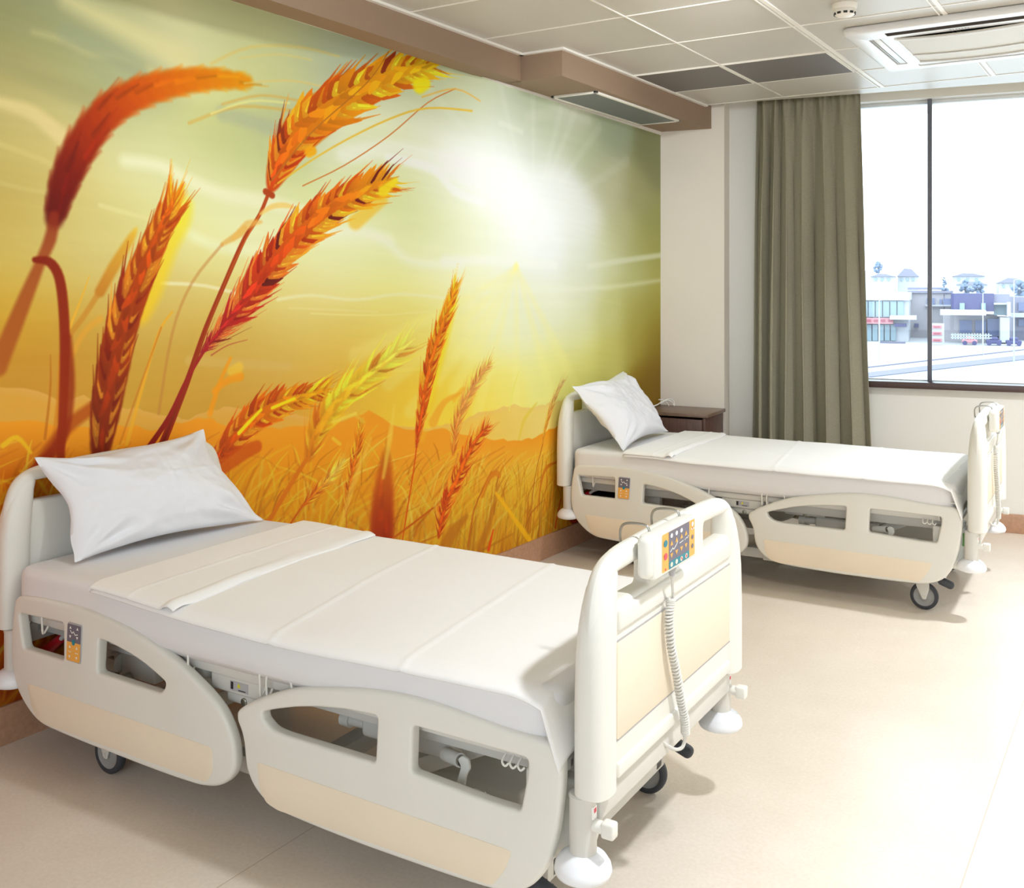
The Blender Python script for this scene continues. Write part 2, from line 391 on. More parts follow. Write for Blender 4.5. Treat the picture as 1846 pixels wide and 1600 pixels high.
# ------------------------------------------------------------------ mural wallpaper (painted stroke by stroke on the wall's own metres)
MU = json.loads(r'''{"bg":[[0.051,2.422,150,152,105],[0.23,2.426,165,165,125],[0.148,2.352,160,160,110],[0.448,2.465,215,208,145],[0.962,2.591,212,212,165],[1.162,2.611,205,208,170],[0.051,2.276,175,160,95],[0.07,2.17,180,165,110],[0.23,2.255,185,180,110],[0.336,2.216,185,185,120],[0.448,2.235,175,180,140],[0.402,2.376,165,170,130],[0.542,2.363,168,174,135],[0.051,2.094,195,180,105],[0.148,2.072,232,210,140],[0.23,2.007,240,218,150],[0.07,1.969,200,180,95],[0.148,1.904,210,185,100],[0.07,1.841,205,180,95],[0.07,1.713,205,165,80],[0.691,2.466,235,225,165],[0.769,2.397,240,230,180],[0.962,2.457,218,218,155],[1.134,2.536,222,220,145],[0.566,2.049,210,210,145],[0.691,2.022,210,210,140],[0.962,2.076,205,205,135],[1.162,2.169,182,187,150],[0.566,1.946,238,232,180],[0.691,1.937,245,242,195],[0.962,1.874,245,243,190],[1.162,1.843,248,245,200],[0.448,1.834,228,215,135],[0.336,1.727,225,205,125],[0.691,1.81,228,222,140],[0.051,1.657,215,185,90],[0.089,1.585,225,205,110],[0.23,1.626,225,205,120],[0.358,1.67,228,215,140],[0.051,1.493,225,180,80],[0.051,1.42,235,180,30],[0.168,1.418,225,180,50],[0.089,1.346,205,140,40],[0.148,1.25,215,150,45],[0.336,1.532,225,200,120],[0.448,1.593,230,215,140],[0.336,1.415,220,175,75],[0.336,1.298,215,160,55],[0.148,1.176,222,155,50],[0.822,1.689,245,240,170],[0.822,1.558,240,230,150],[0.691,1.493,228,195,105],[0.691,1.408,225,190,95],[0.691,1.324,220,180,80],[0.822,1.21,222,180,80],[0.691,1.197,215,165,60],[0.59,1.12,215,160,50],[0.769,1.084,215,160,50],[0.962,1.09,220,160,55],[1.048,1.219,225,180,80],[1.077,1.355,228,195,90],[1.246,2.51,215,215,150],[1.468,2.572,200,205,165],[1.579,2.566,180,190,165],[1.959,2.469,200,205,160],[2.265,2.43,205,210,165],[1.019,2.241,235,235,150],[1.246,2.132,190,195,150],[1.019,2.082,208,210,140],[1.048,1.995,205,210,140],[1.19,2.032,210,215,140],[0.962,1.874,245,245,185],[1.412,1.858,228,232,160],[1.808,2.19,240,240,200],[2.055,2.215,240,240,215],[1.579,2.092,240,240,210],[1.75,2.056,225,230,170],[1.959,2.02,230,232,165],[2.227,2.096,248,248,235],[1.928,1.861,225,230,150],[1.75,1.902,228,230,160],[1.664,1.746,250,250,215],[1.808,1.674,245,248,200],[2.023,1.733,230,232,160],[2.303,1.826,240,242,190],[2.122,1.628,250,250,225],[1.523,1.666,245,245,180],[1.808,1.545,245,242,165],[1.523,1.493,248,240,180],[2.055,1.493,250,245,180],[1.246,1.446,245,235,160],[1.412,1.396,238,215,120],[1.75,1.391,240,220,120],[2.055,1.386,242,228,125],[1.523,1.295,238,205,95],[1.808,1.287,242,205,90],[1.19,1.306,228,190,90],[1.106,1.193,225,180,85],[1.523,1.196,235,190,85],[1.246,1.115,228,185,85],[1.523,1.048,232,180,65],[1.75,1.084,240,195,60],[1.928,1.178,252,225,90],[1.928,1.388,248,235,130],[0.962,1.022,215,155,50],[1.162,0.98,225,165,55],[1.412,0.934,240,170,50],[1.808,0.977,248,195,50],[1.928,1.02,253,210,60],[1.808,1.545,245,245,150],[2.122,1.547,250,250,190],[1.991,1.281,252,235,120],[2.303,1.382,252,248,190],[2.303,1.216,250,245,165],[2.522,1.264,250,250,205],[2.791,1.254,245,245,200],[3.088,1.399,242,242,205],[3.345,1.234,235,235,180],[2.522,1.035,253,240,130],[2.227,1.0,253,225,80],[2.055,0.905,253,215,60],[2.265,0.887,253,215,60],[2.522,0.92,252,232,110],[2.191,2.474,210,215,170],[2.522,2.41,200,205,175],[2.428,2.312,225,228,205],[2.849,2.458,180,190,155],[2.791,2.33,205,210,185],[3.279,2.489,215,215,190],[3.088,2.337,195,200,165],[3.412,2.344,185,190,150],[3.77,2.49,165,172,140],[4.422,2.465,140,142,100],[4.422,2.316,140,140,95],[4.164,2.108,175,172,120],[3.77,2.146,200,198,160],[4.422,1.942,160,160,95],[3.923,1.844,200,198,150],[2.522,2.123,248,248,242],[3.088,2.087,238,237,228],[2.791,1.852,250,250,246],[3.412,1.886,235,235,220],[2.303,2.047,250,250,242],[2.122,1.979,235,238,190],[2.191,1.82,228,232,160],[2.522,1.751,245,246,220],[2.966,1.677,240,240,232],[3.412,1.657,225,228,200],[3.77,1.699,220,220,170],[4.422,1.755,170,165,85],[4.164,1.783,185,182,110],[3.412,1.493,230,230,190],[4.164,1.565,205,205,140],[4.422,1.493,180,172,85],[4.422,1.344,165,150,55],[4.164,1.348,190,180,90],[3.77,1.356,215,212,140],[2.791,1.433,238,238,200],[4.422,1.119,150,125,30],[4.164,1.131,185,170,75],[3.77,1.08,215,205,110],[4.422,0.895,130,95,10],[4.248,0.835,150,115,20],[3.412,1.035,235,225,125],[2.966,1.063,245,240,150],[3.088,0.931,245,235,135]],"field":[[0.07,1.054,235,140,20],[0.128,0.973,225,120,10],[0.07,0.925,200,90,5],[0.293,0.952,240,160,30],[0.769,0.933,250,150,20],[0.615,0.931,250,150,20],[1.302,0.824,250,150,15],[1.523,0.8,250,150,20],[1.808,0.77,250,160,20],[1.106,0.732,240,150,10],[1.246,0.594,238,150,10],[1.523,0.602,235,150,10],[1.75,0.521,235,150,15],[1.077,0.622,235,165,10],[1.523,0.478,225,150,15],[1.928,0.495,240,160,25],[2.055,0.771,250,160,40],[1.808,0.796,251,165,30],[2.303,0.717,250,170,40],[2.791,0.626,250,190,60],[2.522,0.547,245,180,50],[2.122,0.602,245,160,40],[2.791,0.417,235,185,45],[2.303,0.44,225,165,25],[1.808,0.383,215,140,15],[2.122,0.333,220,150,20],[2.522,0.261,215,140,20],[3.088,0.462,235,175,45],[3.088,0.306,225,150,25],[3.279,0.272,215,130,20],[3.15,0.673,238,205,90],[0.032,0.713,200,80,5],[0.032,0.26,190,80,5],[0.07,0.138,120,40,0],[0.042,0.62,225,110,0],[0.047,0.437,180,60,0],[3.77,0.53,200,150,30],[4.422,0.596,110,70,10],[0.691,0.689,235,140,10],[0.691,0.477,225,140,10],[1.523,0.305,215,130,10]],"cl":[["S",[[0.272,2.493],[0.425,2.46],[0.59,2.424],[0.769,2.386]],[0.0248,0.0538],0.0538,[236,224,160],[236,224,160],0.8],["S",[[0.148,2.355],[0.25,2.35],[0.358,2.327],[0.494,2.334],[0.665,2.303]],[0.0059,0.0157],0.0236,[214,206,142],[214,206,142],0.6],["S",[[0.032,2.1],[0.148,2.081],[0.25,2.019],[0.336,1.981]],[0.0191,0.0383],0.023,[240,216,148],[240,216,148],0.8],["S",[[0.032,1.964],[0.189,1.927],[0.293,1.88]],[0.0094],0.0094,[226,205,125],[226,205,125],0.6],["S",[[0.032,1.838],[0.168,1.821],[0.336,1.825]],[0.0075],0.0094,[226,205,125],[226,205,125],0.5],["S",[[0.506,1.96],[0.665,1.956],[0.795,1.915],[0.962,1.874],[1.162,1.861],[1.357,1.83]],[0.0224,0.0314],0.0291,[250,246,205],[250,246,205],0.75],["S",[[0.691,1.758],[0.905,1.67],[1.162,1.656],[1.523,1.716],[1.808,1.725]],[0.0186,0.0326],0.028,[250,250,205],[250,250,205],0.6],["S",[[0.665,1.514],[0.877,1.504],[1.106,1.458]],[0.0066],0.0066,[250,240,190],[250,240,190],0.8],["S",[[0.402,1.791],[0.615,1.753],[0.691,1.747]],[0.0083],0.0083,[240,228,160],[240,228,160],0.6],["S",[[1.579,2.092],[1.808,2.138],[2.055,2.108],[2.303,2.075]],[0.0374,0.0695],0.0374,[250,250,238],[250,250,238],0.6],["S",[[1.412,1.736],[1.635,1.757],[1.779,1.724],[1.928,1.624],[2.227,1.603]],[0.0257,0.0206],0.0334,[252,252,225],[252,252,225],0.6],["S",[[1.808,2.1],[2.055,2.068],[2.191,1.97],[2.384,1.928]],[0.0218],0.0164,[250,250,240],[250,250,240],0.7],["S",[[1.246,1.446],[1.412,1.464],[1.635,1.443],[1.867,1.467],[2.122,1.447]],[0.005],0.0126,[252,246,200],[252,246,200],0.8],["S",[[1.302,1.409],[1.523,1.399],[1.75,1.386]],[0.0025],0.0074,[248,232,160],[248,232,160],0.6],["S",[[1.412,1.384],[1.75,1.37],[2.055,1.386]],[0.0031],0.0038,[250,236,150],[250,236,150],0.7],["S",[[0.795,1.212],[1.077,1.183],[1.302,1.159]],[0.0183],0.0138,[230,190,105],[230,190,105],0.5],["S",[[1.75,1.109],[1.991,1.109],[2.122,1.094]],[0.0079],0.0079,[255,225,90],[255,225,90],0.6],["S",[[0.032,2.236],[0.23,2.188],[0.448,2.154]],[0.0343],0.0343,[172,165,110],[172,165,110],0.5],["S",[[0.272,2.378],[0.425,2.35],[0.566,2.306]],[0.0359],0.0239,[164,170,132],[164,170,132],0.5],["S",[[1.246,2.167],[1.077,2.192],[0.962,2.199]],[0.0321],0.0275,[178,184,155],[178,184,155],0.5],["S",[[4.512,1.72],[3.923,1.669],[3.481,1.625]],[0.0175],0.0175,[235,235,205],[235,235,205],0.7],["S",[[4.512,1.55],[3.923,1.511],[3.481,1.493],[2.791,1.478],[2.303,1.471]],[0.0099],0.0264,[245,245,215],[245,245,215],0.55],["S",[[2.122,1.628],[2.522,1.636],[3.088,1.624]],[0.0258],0.0229,[250,250,228],[250,250,228],0.7],["S",[[2.791,2.414],[3.088,2.477],[3.481,2.501]],[0.0313],0.025,[208,208,180],[208,208,180],0.6],["S",[[2.522,2.347],[2.735,2.329]],[0.0148],0.0148,[225,226,200],[225,226,200],0.6],["S",[[2.428,1.973],[3.088,1.806]],[0.1875,0.1563],0.7813,[254,254,252],[254,254,252],0.85],["S",[[2.191,2.12],[2.522,1.951],[2.849,1.855]],[0.086],0.1289,[252,252,246],[252,252,246],0.6],["S",[[2.849,1.855],[2.522,2.553]],[0.0086,0.0258],0.0201,[246,246,232],[246,246,232],0.13],["S",[[2.849,1.855],[3.15,2.502]],[0.0095,0.0284],0.0221,[246,246,232],[246,246,232],0.13],["S",[[2.849,1.855],[3.622,2.471]],[0.0101,0.0303],0.0236,[246,246,232],[246,246,232],0.13],["S",[[2.849,1.855],[4.002,2.308]],[0.0106,0.0319],0.0248,[246,246,232],[246,246,232],0.13],["S",[[2.849,1.855],[3.345,2.563]],[0.0097,0.0292],0.0227,[246,246,232],[246,246,232],0.13],["S",[[2.849,1.855],[1.991,2.473]],[0.0079,0.0238],0.0185,[246,246,232],[246,246,232],0.13],["S",[[2.849,1.855],[2.849,2.548]],[0.009,0.0271],0.0211,[246,246,232],[246,246,232],0.13],["S",[[2.68,1.611],[1.808,1.054]],[0.0103,0.0361],0.0258,[255,245,150],[255,245,150],0.28],["S",[[2.68,1.611],[1.928,0.915]],[0.0105,0.0368],0.0263,[255,245,150],[255,245,150],0.28],["S",[[2.68,1.611],[2.191,1.002]],[0.0109,0.0382],0.0273,[255,245,150],[255,245,150],0.28],["S",[[2.68,1.611],[2.343,0.88]],[0.0112,0.039],0.0279,[255,245,150],[255,245,150],0.28],["S",[[2.68,1.611],[2.68,0.847]],[0.0118,0.0411],0.0294,[255,245,150],[255,245,150],0.28],["S",[[2.68,1.611],[3.026,0.936]],[0.0124,0.0434],0.031,[255,245,150],[255,245,150],0.28],["S",[[2.68,1.611],[1.635,1.191]],[0.0101,0.0352],0.0252,[255,245,150],[255,245,150],0.28],["S",[[2.68,1.611],[3.345,0.909]],[0.013,0.0454],0.0324,[255,245,150],[255,245,150],0.28]],"mt":[[[[0.023,1.176],[0.109,1.16],[0.189,1.133],[0.261,1.102],[0.336,1.118],[0.448,1.062],[0.566,1.05],[0.691,1.002],[0.795,0.98],[0.863,1.006],[0.962,1.011],[1.106,0.993],[1.302,0.956],[1.468,0.912],[1.635,0.889],[1.808,0.861],[2.023,0.822],[2.088,0.832],[2.227,0.83],[2.284,0.857],[2.384,0.87],[2.522,0.874],[2.658,0.887],[2.791,0.85],[2.996,0.849],[3.182,0.859],[3.77,0.812],[4.521,0.68]],[243,178,70],0.003],[[[0.023,1.064],[0.148,1.045],[0.272,1.012],[0.566,0.984],[0.62,0.96],[0.691,0.964],[0.795,0.974],[0.855,0.985],[0.919,0.971],[0.976,0.931],[1.162,0.906],[1.371,0.894],[1.495,0.889],[1.607,0.904],[1.669,0.916],[1.704,0.934],[1.75,0.904],[1.823,0.859],[1.898,0.832],[2.007,0.808],[2.105,0.82],[2.163,0.79],[2.303,0.759],[2.473,0.72],[2.68,0.691],[2.878,0.681],[3.026,0.703],[3.163,0.719],[3.77,0.633],[4.521,0.528]],[250,160,28],0.0038]],"p":[["E",[[0.223,1.731],[0.261,1.858],[0.325,1.99],[0.425,2.121],[0.554,2.212],[0.716,2.28],[0.905,2.33],[1.092,2.351]],[0.0329,0.0534,0.0595,0.0575,0.0554,0.0513,0.0431,0.0287],0.0185,[[105,8,0],[135,22,0],[190,55,0],[228,92,0],[248,130,0],[255,165,5]],13,0,3,1,0.35,[]],["S",[[0.223,1.74],[0.209,1.663],[0.168,1.572],[0.109,1.438],[0.023,1.24]],[0.0188,0.0225,0.0188,0.0263,0.0338],0.0131,[150,45,15],[185,90,25],0.85],["S",[[0.905,2.39],[1.106,2.496],[1.357,2.541],[1.551,2.532]],[0.0072,0.0048],0.0096,[236,206,110],[236,206,110],0.6],["S",[[1.048,2.439],[1.246,2.491],[1.412,2.495]],[0.0047],0.0071,[236,214,120],[236,214,120],0.5],["S",[[1.077,2.341],[1.302,2.388],[1.495,2.385]],[0.0048],0.006,[238,208,120],[238,208,120],0.6],["S",[[0.962,2.237],[1.162,2.304],[1.357,2.308]],[0.0058],0.007,[228,180,80],[228,180,80],0.6],["S",[[0.795,2.138],[1.048,2.241],[1.329,2.261]],[0.0068],0.0068,[226,180,80],[226,180,80],0.6],["S",[[0.905,2.191],[1.106,2.272],[1.302,2.291]],[0.0046],0.0069,[245,238,150],[245,238,150],0.7],["S",[[0.402,1.483],[0.459,1.573],[0.53,1.677],[0.554,1.715]],[0.0204,0.0225,0.0163,0.0041],0.0123,[205,120,25],[250,200,50],0.85],["S",[[0.261,1.311],[0.336,1.395],[0.414,1.503]],[0.0098,0.0117],0.0078,[215,140,40],[215,140,40],0.7],["S",[[0.282,1.358],[0.325,1.454],[0.358,1.536]],[0.0058,0.0019],0.0039,[250,185,50],[250,185,50],0.8],["S",[[0.272,1.224],[0.336,1.337],[0.402,1.384]],[0.0078,0.0137],0.0117,[245,170,50],[245,170,50],0.6],["S",[[0.653,1.021],[0.716,1.323],[0.809,1.515],[0.962,1.672]],[0.0065,0.0065],0.0065,[205,130,60],[205,130,60],0.5],["S",[[0.962,1.672],[1.034,1.709],[1.077,1.734]],[0.0091,0.0205],0.0091,[235,165,60],[235,165,60],0.6],["S",[[0.189,0.984],[0.209,1.152],[0.209,1.266]],[0.0057,0.0019],0.0038,[200,110,20],[200,110,20],0.7],["S",[[0.219,0.961],[0.24,1.111],[0.25,1.263]],[0.0076,0.0095],0.0076,[225,130,20],[225,130,20],0.7],["S",[[0.178,0.91],[0.272,1.012],[0.369,1.07]],[0.0269,0.0231],0.0154,[185,75,5],[185,75,5],0.8],["S",[[0.148,0.877],[0.25,0.976],[0.282,1.146],[0.272,1.32]],[0.0231,0.0174],0.0135,[150,35,0],[150,35,0],0.75],["S",[[0.152,1.59],[0.205,1.584],[0.242,1.531],[0.259,1.416],[0.263,1.263],[0.257,1.09],[0.246,0.891]],[0.0096,0.0173,0.0192,0.0192,0.0173,0.0153],0.0077,[140,28,0],[160,45,0],0.97],["S",[[0.513,0.923],[0.578,1.121],[0.653,1.325],[0.716,1.404]],[0.0084,0.0042],0.0052,[250,180,40],[250,180,40],0.8],["S",[[0.483,0.927],[0.566,1.122],[0.665,1.346]],[0.0041,0.0041],0.0041,[215,120,30],[215,120,30],0.6],["S",[[0.042,0.98],[0.089,1.0],[0.138,0.944]],[0.0092,0.0055],0.0055,[250,195,30],[250,195,30],0.9],["S",[[0.566,1.411],[0.615,1.493],[0.691,1.662],[0.756,1.751],[0.782,1.817]],[0.0508,0.055,0.0466,0.0296],0.0339,[255,205,30],[250,235,50],0.8],["S",[[0.737,1.749],[0.748,1.868]],[0.0193,0.0064],0.0107,[250,235,50],[250,235,50],0.95],["E",[[0.402,0.908],[0.425,1.054],[0.459,1.212],[0.506,1.391],[0.578,1.555],[0.653,1.703],[0.698,1.779],[0.722,1.851]],[0.0537,0.0908,0.097,0.097,0.0888,0.0723,0.0495,0.0165],0.0062,[[130,35,0],[155,48,0],[175,58,0],[190,70,0],[215,90,0],[250,130,0]],17,0.35,5,1,0.3,[]],["S",[[0.899,0.995],[0.948,1.113],[1.005,1.21]],[0.0134,0.0067],0.0089,[255,160,20],[255,160,20],0.85],["S",[[0.919,1.082],[0.991,1.121],[1.054,1.132]],[0.0113,0.0203],0.0113,[255,160,20],[255,160,20],0.85],["S",[[1.005,1.158],[1.048,1.169]],[0.0182,0.0228],0.0137,[255,205,60],[255,205,60],0.7],["S",[[1.21,1.921],[1.157,1.807],[1.077,1.699],[0.985,1.534],[0.877,1.334],[0.782,1.122],[0.665,0.893]],[0.0079,0.009,0.0113,0.0113,0.0135,0.018],0.0034,[195,78,22],[150,35,10],1.0],["S",[[1.157,1.807],[0.985,1.534],[0.782,1.122],[0.67,0.903]],[0.0026,0.0032,0.0043,0.0065],0.0022,[235,120,30],[110,20,0],0.8],["S",[[1.162,1.808],[1.218,1.841],[1.288,1.85],[1.357,1.835]],[0.0071,0.0119,0.0119,0.0024],0.0071,[252,210,110],[252,210,110],0.8],["S",[[1.019,1.697],[1.092,1.757],[1.162,1.773]],[0.0092,0.0184,0.0069],0.0092,[246,190,90],[246,190,90],0.7],["E",[[1.213,1.921],[1.26,2.026],[1.357,2.168],[1.523,2.305],[1.721,2.431],[1.913,2.523],[2.055,2.568]],[0.0297,0.094,0.1312,0.1386,0.1188,0.0891,0.0297],0.0025,[[225,70,10],[235,100,5],[240,130,5],[245,150,8],[250,170,10],[250,195,25]],15,0.35,7,1,0.45,[150,50,10]],["S",[[1.371,1.94],[1.579,2.047],[1.808,2.203],[2.023,2.384],[2.191,2.474]],[0.0028],0.0018,[215,130,50],[215,130,50],1.0],["S",[[1.218,1.952],[1.412,2.174],[1.692,2.432],[1.808,2.595]],[0.003,0.0025],0.0018,[190,110,30],[190,110,30],0.9],["S",[[1.246,1.942],[1.523,2.124],[1.808,2.28],[2.023,2.358],[2.303,2.38]],[0.0039,0.0052],0.0039,[245,195,50],[245,195,50],0.85],["S",[[1.991,2.407],[2.191,2.474],[2.363,2.438]],[0.0041],0.0041,[245,190,80],[245,190,80],0.8],["S",[[1.975,2.458],[2.007,2.475]],[0.0372,0.0319],0.0159,[255,235,10],[255,235,10],0.9],["S",[[1.401,2.088],[1.418,2.097]],[0.0219],0.0097,[255,175,10],[255,175,10],0.9],["S",[[1.185,1.902],[1.218,1.888]],[0.0141],0.0047,[185,70,20],[185,70,20],1.0],["S",[[0.891,1.272],[0.79,1.147],[0.703,1.005],[0.61,0.9]],[0.0064,0.0085,0.0106,0.0127],0.0025,[178,42,35],[140,25,10],1.0],["E",[[0.855,1.241],[0.948,1.319],[1.063,1.429],[1.185,1.563],[1.329,1.709],[1.495,1.838],[1.664,1.935],[1.808,1.996]],[0.0096,0.0384,0.0696,0.096,0.1056,0.0984,0.0792,0.0288],0.0022,[[178,30,40],[195,38,30],[215,60,15],[235,95,8],[242,125,8],[248,165,15]],20,0.3,11,1,0.5,[120,25,15]],["S",[[1.779,1.943],[1.844,1.999]],[0.0259,0.013],0.0104,[255,225,30],[255,225,30],0.9],["S",[[1.635,1.795],[1.779,1.904]],[0.036,0.0231],0.018,[255,190,20],[255,190,20],0.6],["S",[[0.905,1.227],[0.991,1.263],[1.092,1.281]],[0.0027,0.0014],0.0016,[200,90,60],[200,90,60],1.0],["S",[[0.891,1.261],[0.883,1.317]],[0.0033,0.0011],0.0013,[190,50,50],[190,50,50],1.0],["E",[[0.919,0.804],[1.019,0.881],[1.134,0.955],[1.274,1.006],[1.399,1.027],[1.49,1.043]],[0.0428,0.0856,0.0927,0.0713,0.0452,0.0143],0.0024,[[205,70,0],[222,85,0],[235,110,0],[240,130,5],[248,175,10],[245,140,0]],15,0.3,13,1,0.5,[215,70,0]],["S",[[0.962,0.776],[1.077,0.817],[1.139,0.832]],[0.0367,0.0275],0.0092,[215,85,0],[215,85,0],0.8],["S",[[1.048,0.9],[1.162,0.985]],[0.0093,0.007],0.0047,[255,225,10],[255,225,10],1.0],["S",[[1.218,0.987],[1.329,1.018]],[0.0072],0.0048,[255,225,10],[255,225,10],1.0],["S",[[1.399,0.76],[1.329,0.673],[1.196,0.504]],[0.0096,0.012],0.0048,[225,115,12],[225,115,12],0.9],["E",[[1.401,0.753],[1.435,0.846],[1.501,0.938],[1.585,1.018],[1.692,1.092],[1.808,1.163],[1.913,1.231]],[0.03,0.0674,0.0799,0.0749,0.0624,0.045,0.02],0.0065,[[235,125,15],[250,160,20],[255,182,30],[255,196,45],[255,212,70],[255,226,100]],15,0.6,17,0.8,0.5,[]],["S",[[1.523,0.899],[1.635,0.927]],[0.0075],0.0075,[255,225,80],[255,225,80],0.7],["S",[[1.523,0.825],[1.557,0.797]],[0.0075],0.005,[250,200,50],[250,200,50],0.8]],"p2":[["S",[[2.184,0.948],[2.246,0.998],[2.323,0.959]],[0.0137,0.0055],0.0082,[252,190,40],[252,190,40],0.7],["S",[[2.055,0.851],[2.122,0.94],[2.227,0.978]],[0.027,0.0162,0.0054],0.0108,[252,170,40],[252,170,40],0.75],["S",[[2.209,0.679],[2.163,0.543]],[0.0054],0.0027,[230,140,40],[230,140,40],1.0],["E",[[2.177,0.682],[2.198,0.811],[2.257,0.937],[2.351,1.041],[2.446,1.119]],[0.011,0.0248,0.033,0.0275,0.0083],0.0022,[[238,130,35],[243,150,60],[245,165,80],[246,178,90]],15,0.5,21,0.9,0.5,[]],["S",[[1.88,0.299],[1.907,0.446],[1.937,0.599],[1.962,0.754]],[0.0034],0.0016,[225,80,5],[225,80,5],1.0],["S",[[2.007,0.935],[2.088,1.224],[2.174,1.439]],[0.0376,0.0537,0.0322],0.0242,[255,225,30],[255,225,30],0.75],["E",[[1.959,0.741],[1.981,0.858],[2.01,1.015],[2.045,1.146],[2.095,1.278],[2.146,1.385],[2.198,1.515]],[0.008,0.032,0.0454,0.0481,0.0454,0.0347,0.016],0.0024,[[215,70,5],[230,85,5],[238,105,5],[242,115,5],[250,140,5],[253,160,5]],22,0.5,23,1,0.35,[200,80,0]],["E",[[1.779,0.298],[1.773,0.415],[1.779,0.542],[1.79,0.669],[1.796,0.746]],[0.0514,0.0591,0.0514,0.0308,0.0103],0.0206,[[165,40,0],[185,60,5],[210,95,10],[235,140,20]],9,0,41,0.6,0.3,[]],["E",[[1.585,0.469],[1.599,0.562],[1.621,0.664],[1.649,0.799],[1.666,0.894]],[0.0075,0.0251,0.0276,0.0201,0.005],0.002,[[220,115,15],[225,120,15],[228,110,10],[240,130,10],[250,180,40]],16,0.3,25,0.95,0.35,[]],["S",[[1.588,0.401],[1.59,0.481]],[0.0025],0.0015,[215,110,15],[215,110,15],1.0],["S",[[1.302,0.471],[1.371,0.551]],[0.0048],0.0019,[215,95,10],[215,95,10],1.0],["E",[[1.371,0.546],[1.44,0.601],[1.509,0.653],[1.579,0.724]],[0.0074,0.0222,0.0222,0.0074],0.003,[[225,100,10],[235,130,20],[245,180,60],[250,200,80]],9,0.6,27,0.9,0.5,[]],["S",[[1.829,0.328],[1.944,0.383],[2.055,0.437]],[0.0053],0.0026,[205,95,10],[205,95,10],1.0],["S",[[1.501,0.445],[1.551,0.524]],[0.0037],0.0025,[200,120,20],[200,120,20],0.8],["E",[[2.088,0.29],[2.115,0.401],[2.174,0.514],[2.246,0.627],[2.323,0.723],[2.419,0.794]],[0.011,0.0357,0.0522,0.0577,0.044,0.011],0.0022,[[215,80,5],[225,85,5],[230,95,8],[225,90,8],[215,80,10]],17,0.5,29,1,0.5,[200,60,0]],["S",[[2.105,0.201],[2.174,0.297],[2.265,0.363]],[0.0381,0.0326,0.0136],0.0136,[190,110,15],[190,110,15],0.7],["S",[[2.276,0.21],[2.323,0.395],[2.45,0.558]],[0.0042,0.0042],0.0028,[200,100,15],[200,100,15],1.0],["S",[[2.376,0.442],[2.428,0.527],[2.487,0.547],[2.522,0.525]],[0.0085,0.0171,0.0114],0.0071,[225,125,15],[225,125,15],0.8],["S",[[2.363,0.193],[2.45,0.331],[2.507,0.521]],[0.0283,0.017,0.0057],0.0142,[190,110,15],[190,110,15],0.7],["S",[[2.487,0.444],[2.626,0.313],[2.82,0.127]],[0.0087,0.0175],0.0087,[250,185,15],[250,185,15],0.85],["S",[[2.428,0.166],[2.464,0.258]],[0.0114,0.0057],0.0057,[230,80,5],[230,80,5],1.0],["E",[[2.948,0.63],[2.99,0.738],[3.075,0.869],[3.182,0.97]],[0.0062,0.0156,0.0187,0.0094],0.0025,[[225,120,25],[235,150,50],[240,190,110],[240,200,130]],14,0.6,31,0.85,0.3,[]],["S",[[2.948,0.63],[2.86,0.436],[2.82,0.172]],[0.0036],0.0018,[200,100,20],[200,100,20],1.0],["S",[[2.913,0.032],[2.919,0.335],[2.954,0.574]],[0.003],0.0015,[170,90,20],[170,90,20],0.8],["S",[[2.895,0.278],[2.936,0.424],[2.996,0.5],[3.119,0.514]],[0.0046,0.0092,0.0123,0.0031],0.0037,[215,120,20],[215,120,20],0.9],["S",[[3.057,0.311],[3.106,0.443],[3.182,0.485]],[0.0047,0.0125,0.0063],0.0047,[225,140,30],[225,140,30],0.9],["S",[[3.119,0.52],[3.15,0.705]],[0.0063],0.0032,[225,150,40],[225,150,40],0.7],["S",[[2.707,0.696],[2.763,0.794],[2.895,0.871]],[0.0089,0.0149,0.003],0.006,[240,205,60],[240,205,60],0.6],["S",[[2.61,0.854],[2.653,0.967],[2.707,1.056]],[0.0044,0.0088,0.0029],0.0059,[245,235,110],[245,235,110],0.7],["S",[[3.345,0.115],[3.227,0.217],[3.246,0.262]],[0.0319,0.0191],0.0096,[150,25,0],[150,25,0],0.9],["S",[[3.088,0.149],[3.15,0.295]],[0.0095,0.0063],0.0063,[205,70,5],[205,70,5],0.8],["S",[[1.991,0.778],[2.071,1.011]],[0.0134],0.0214,[255,200,40],[255,200,40],0.4],["S",[[1.641,0.914],[1.678,0.885]],[0.0076],0.0076,[245,215,80],[245,215,80],0.4],["S",[[1.551,0.4],[1.635,0.637],[1.715,0.806]],[0.0075,0.0151,0.005],0.0101,[250,200,70],[250,200,70],0.6],["S",[[1.779,0.619],[1.814,0.796],[1.838,0.949]],[0.0077,0.0129,0.0052],0.0103,[252,215,80],[252,215,80],0.6]]}''')
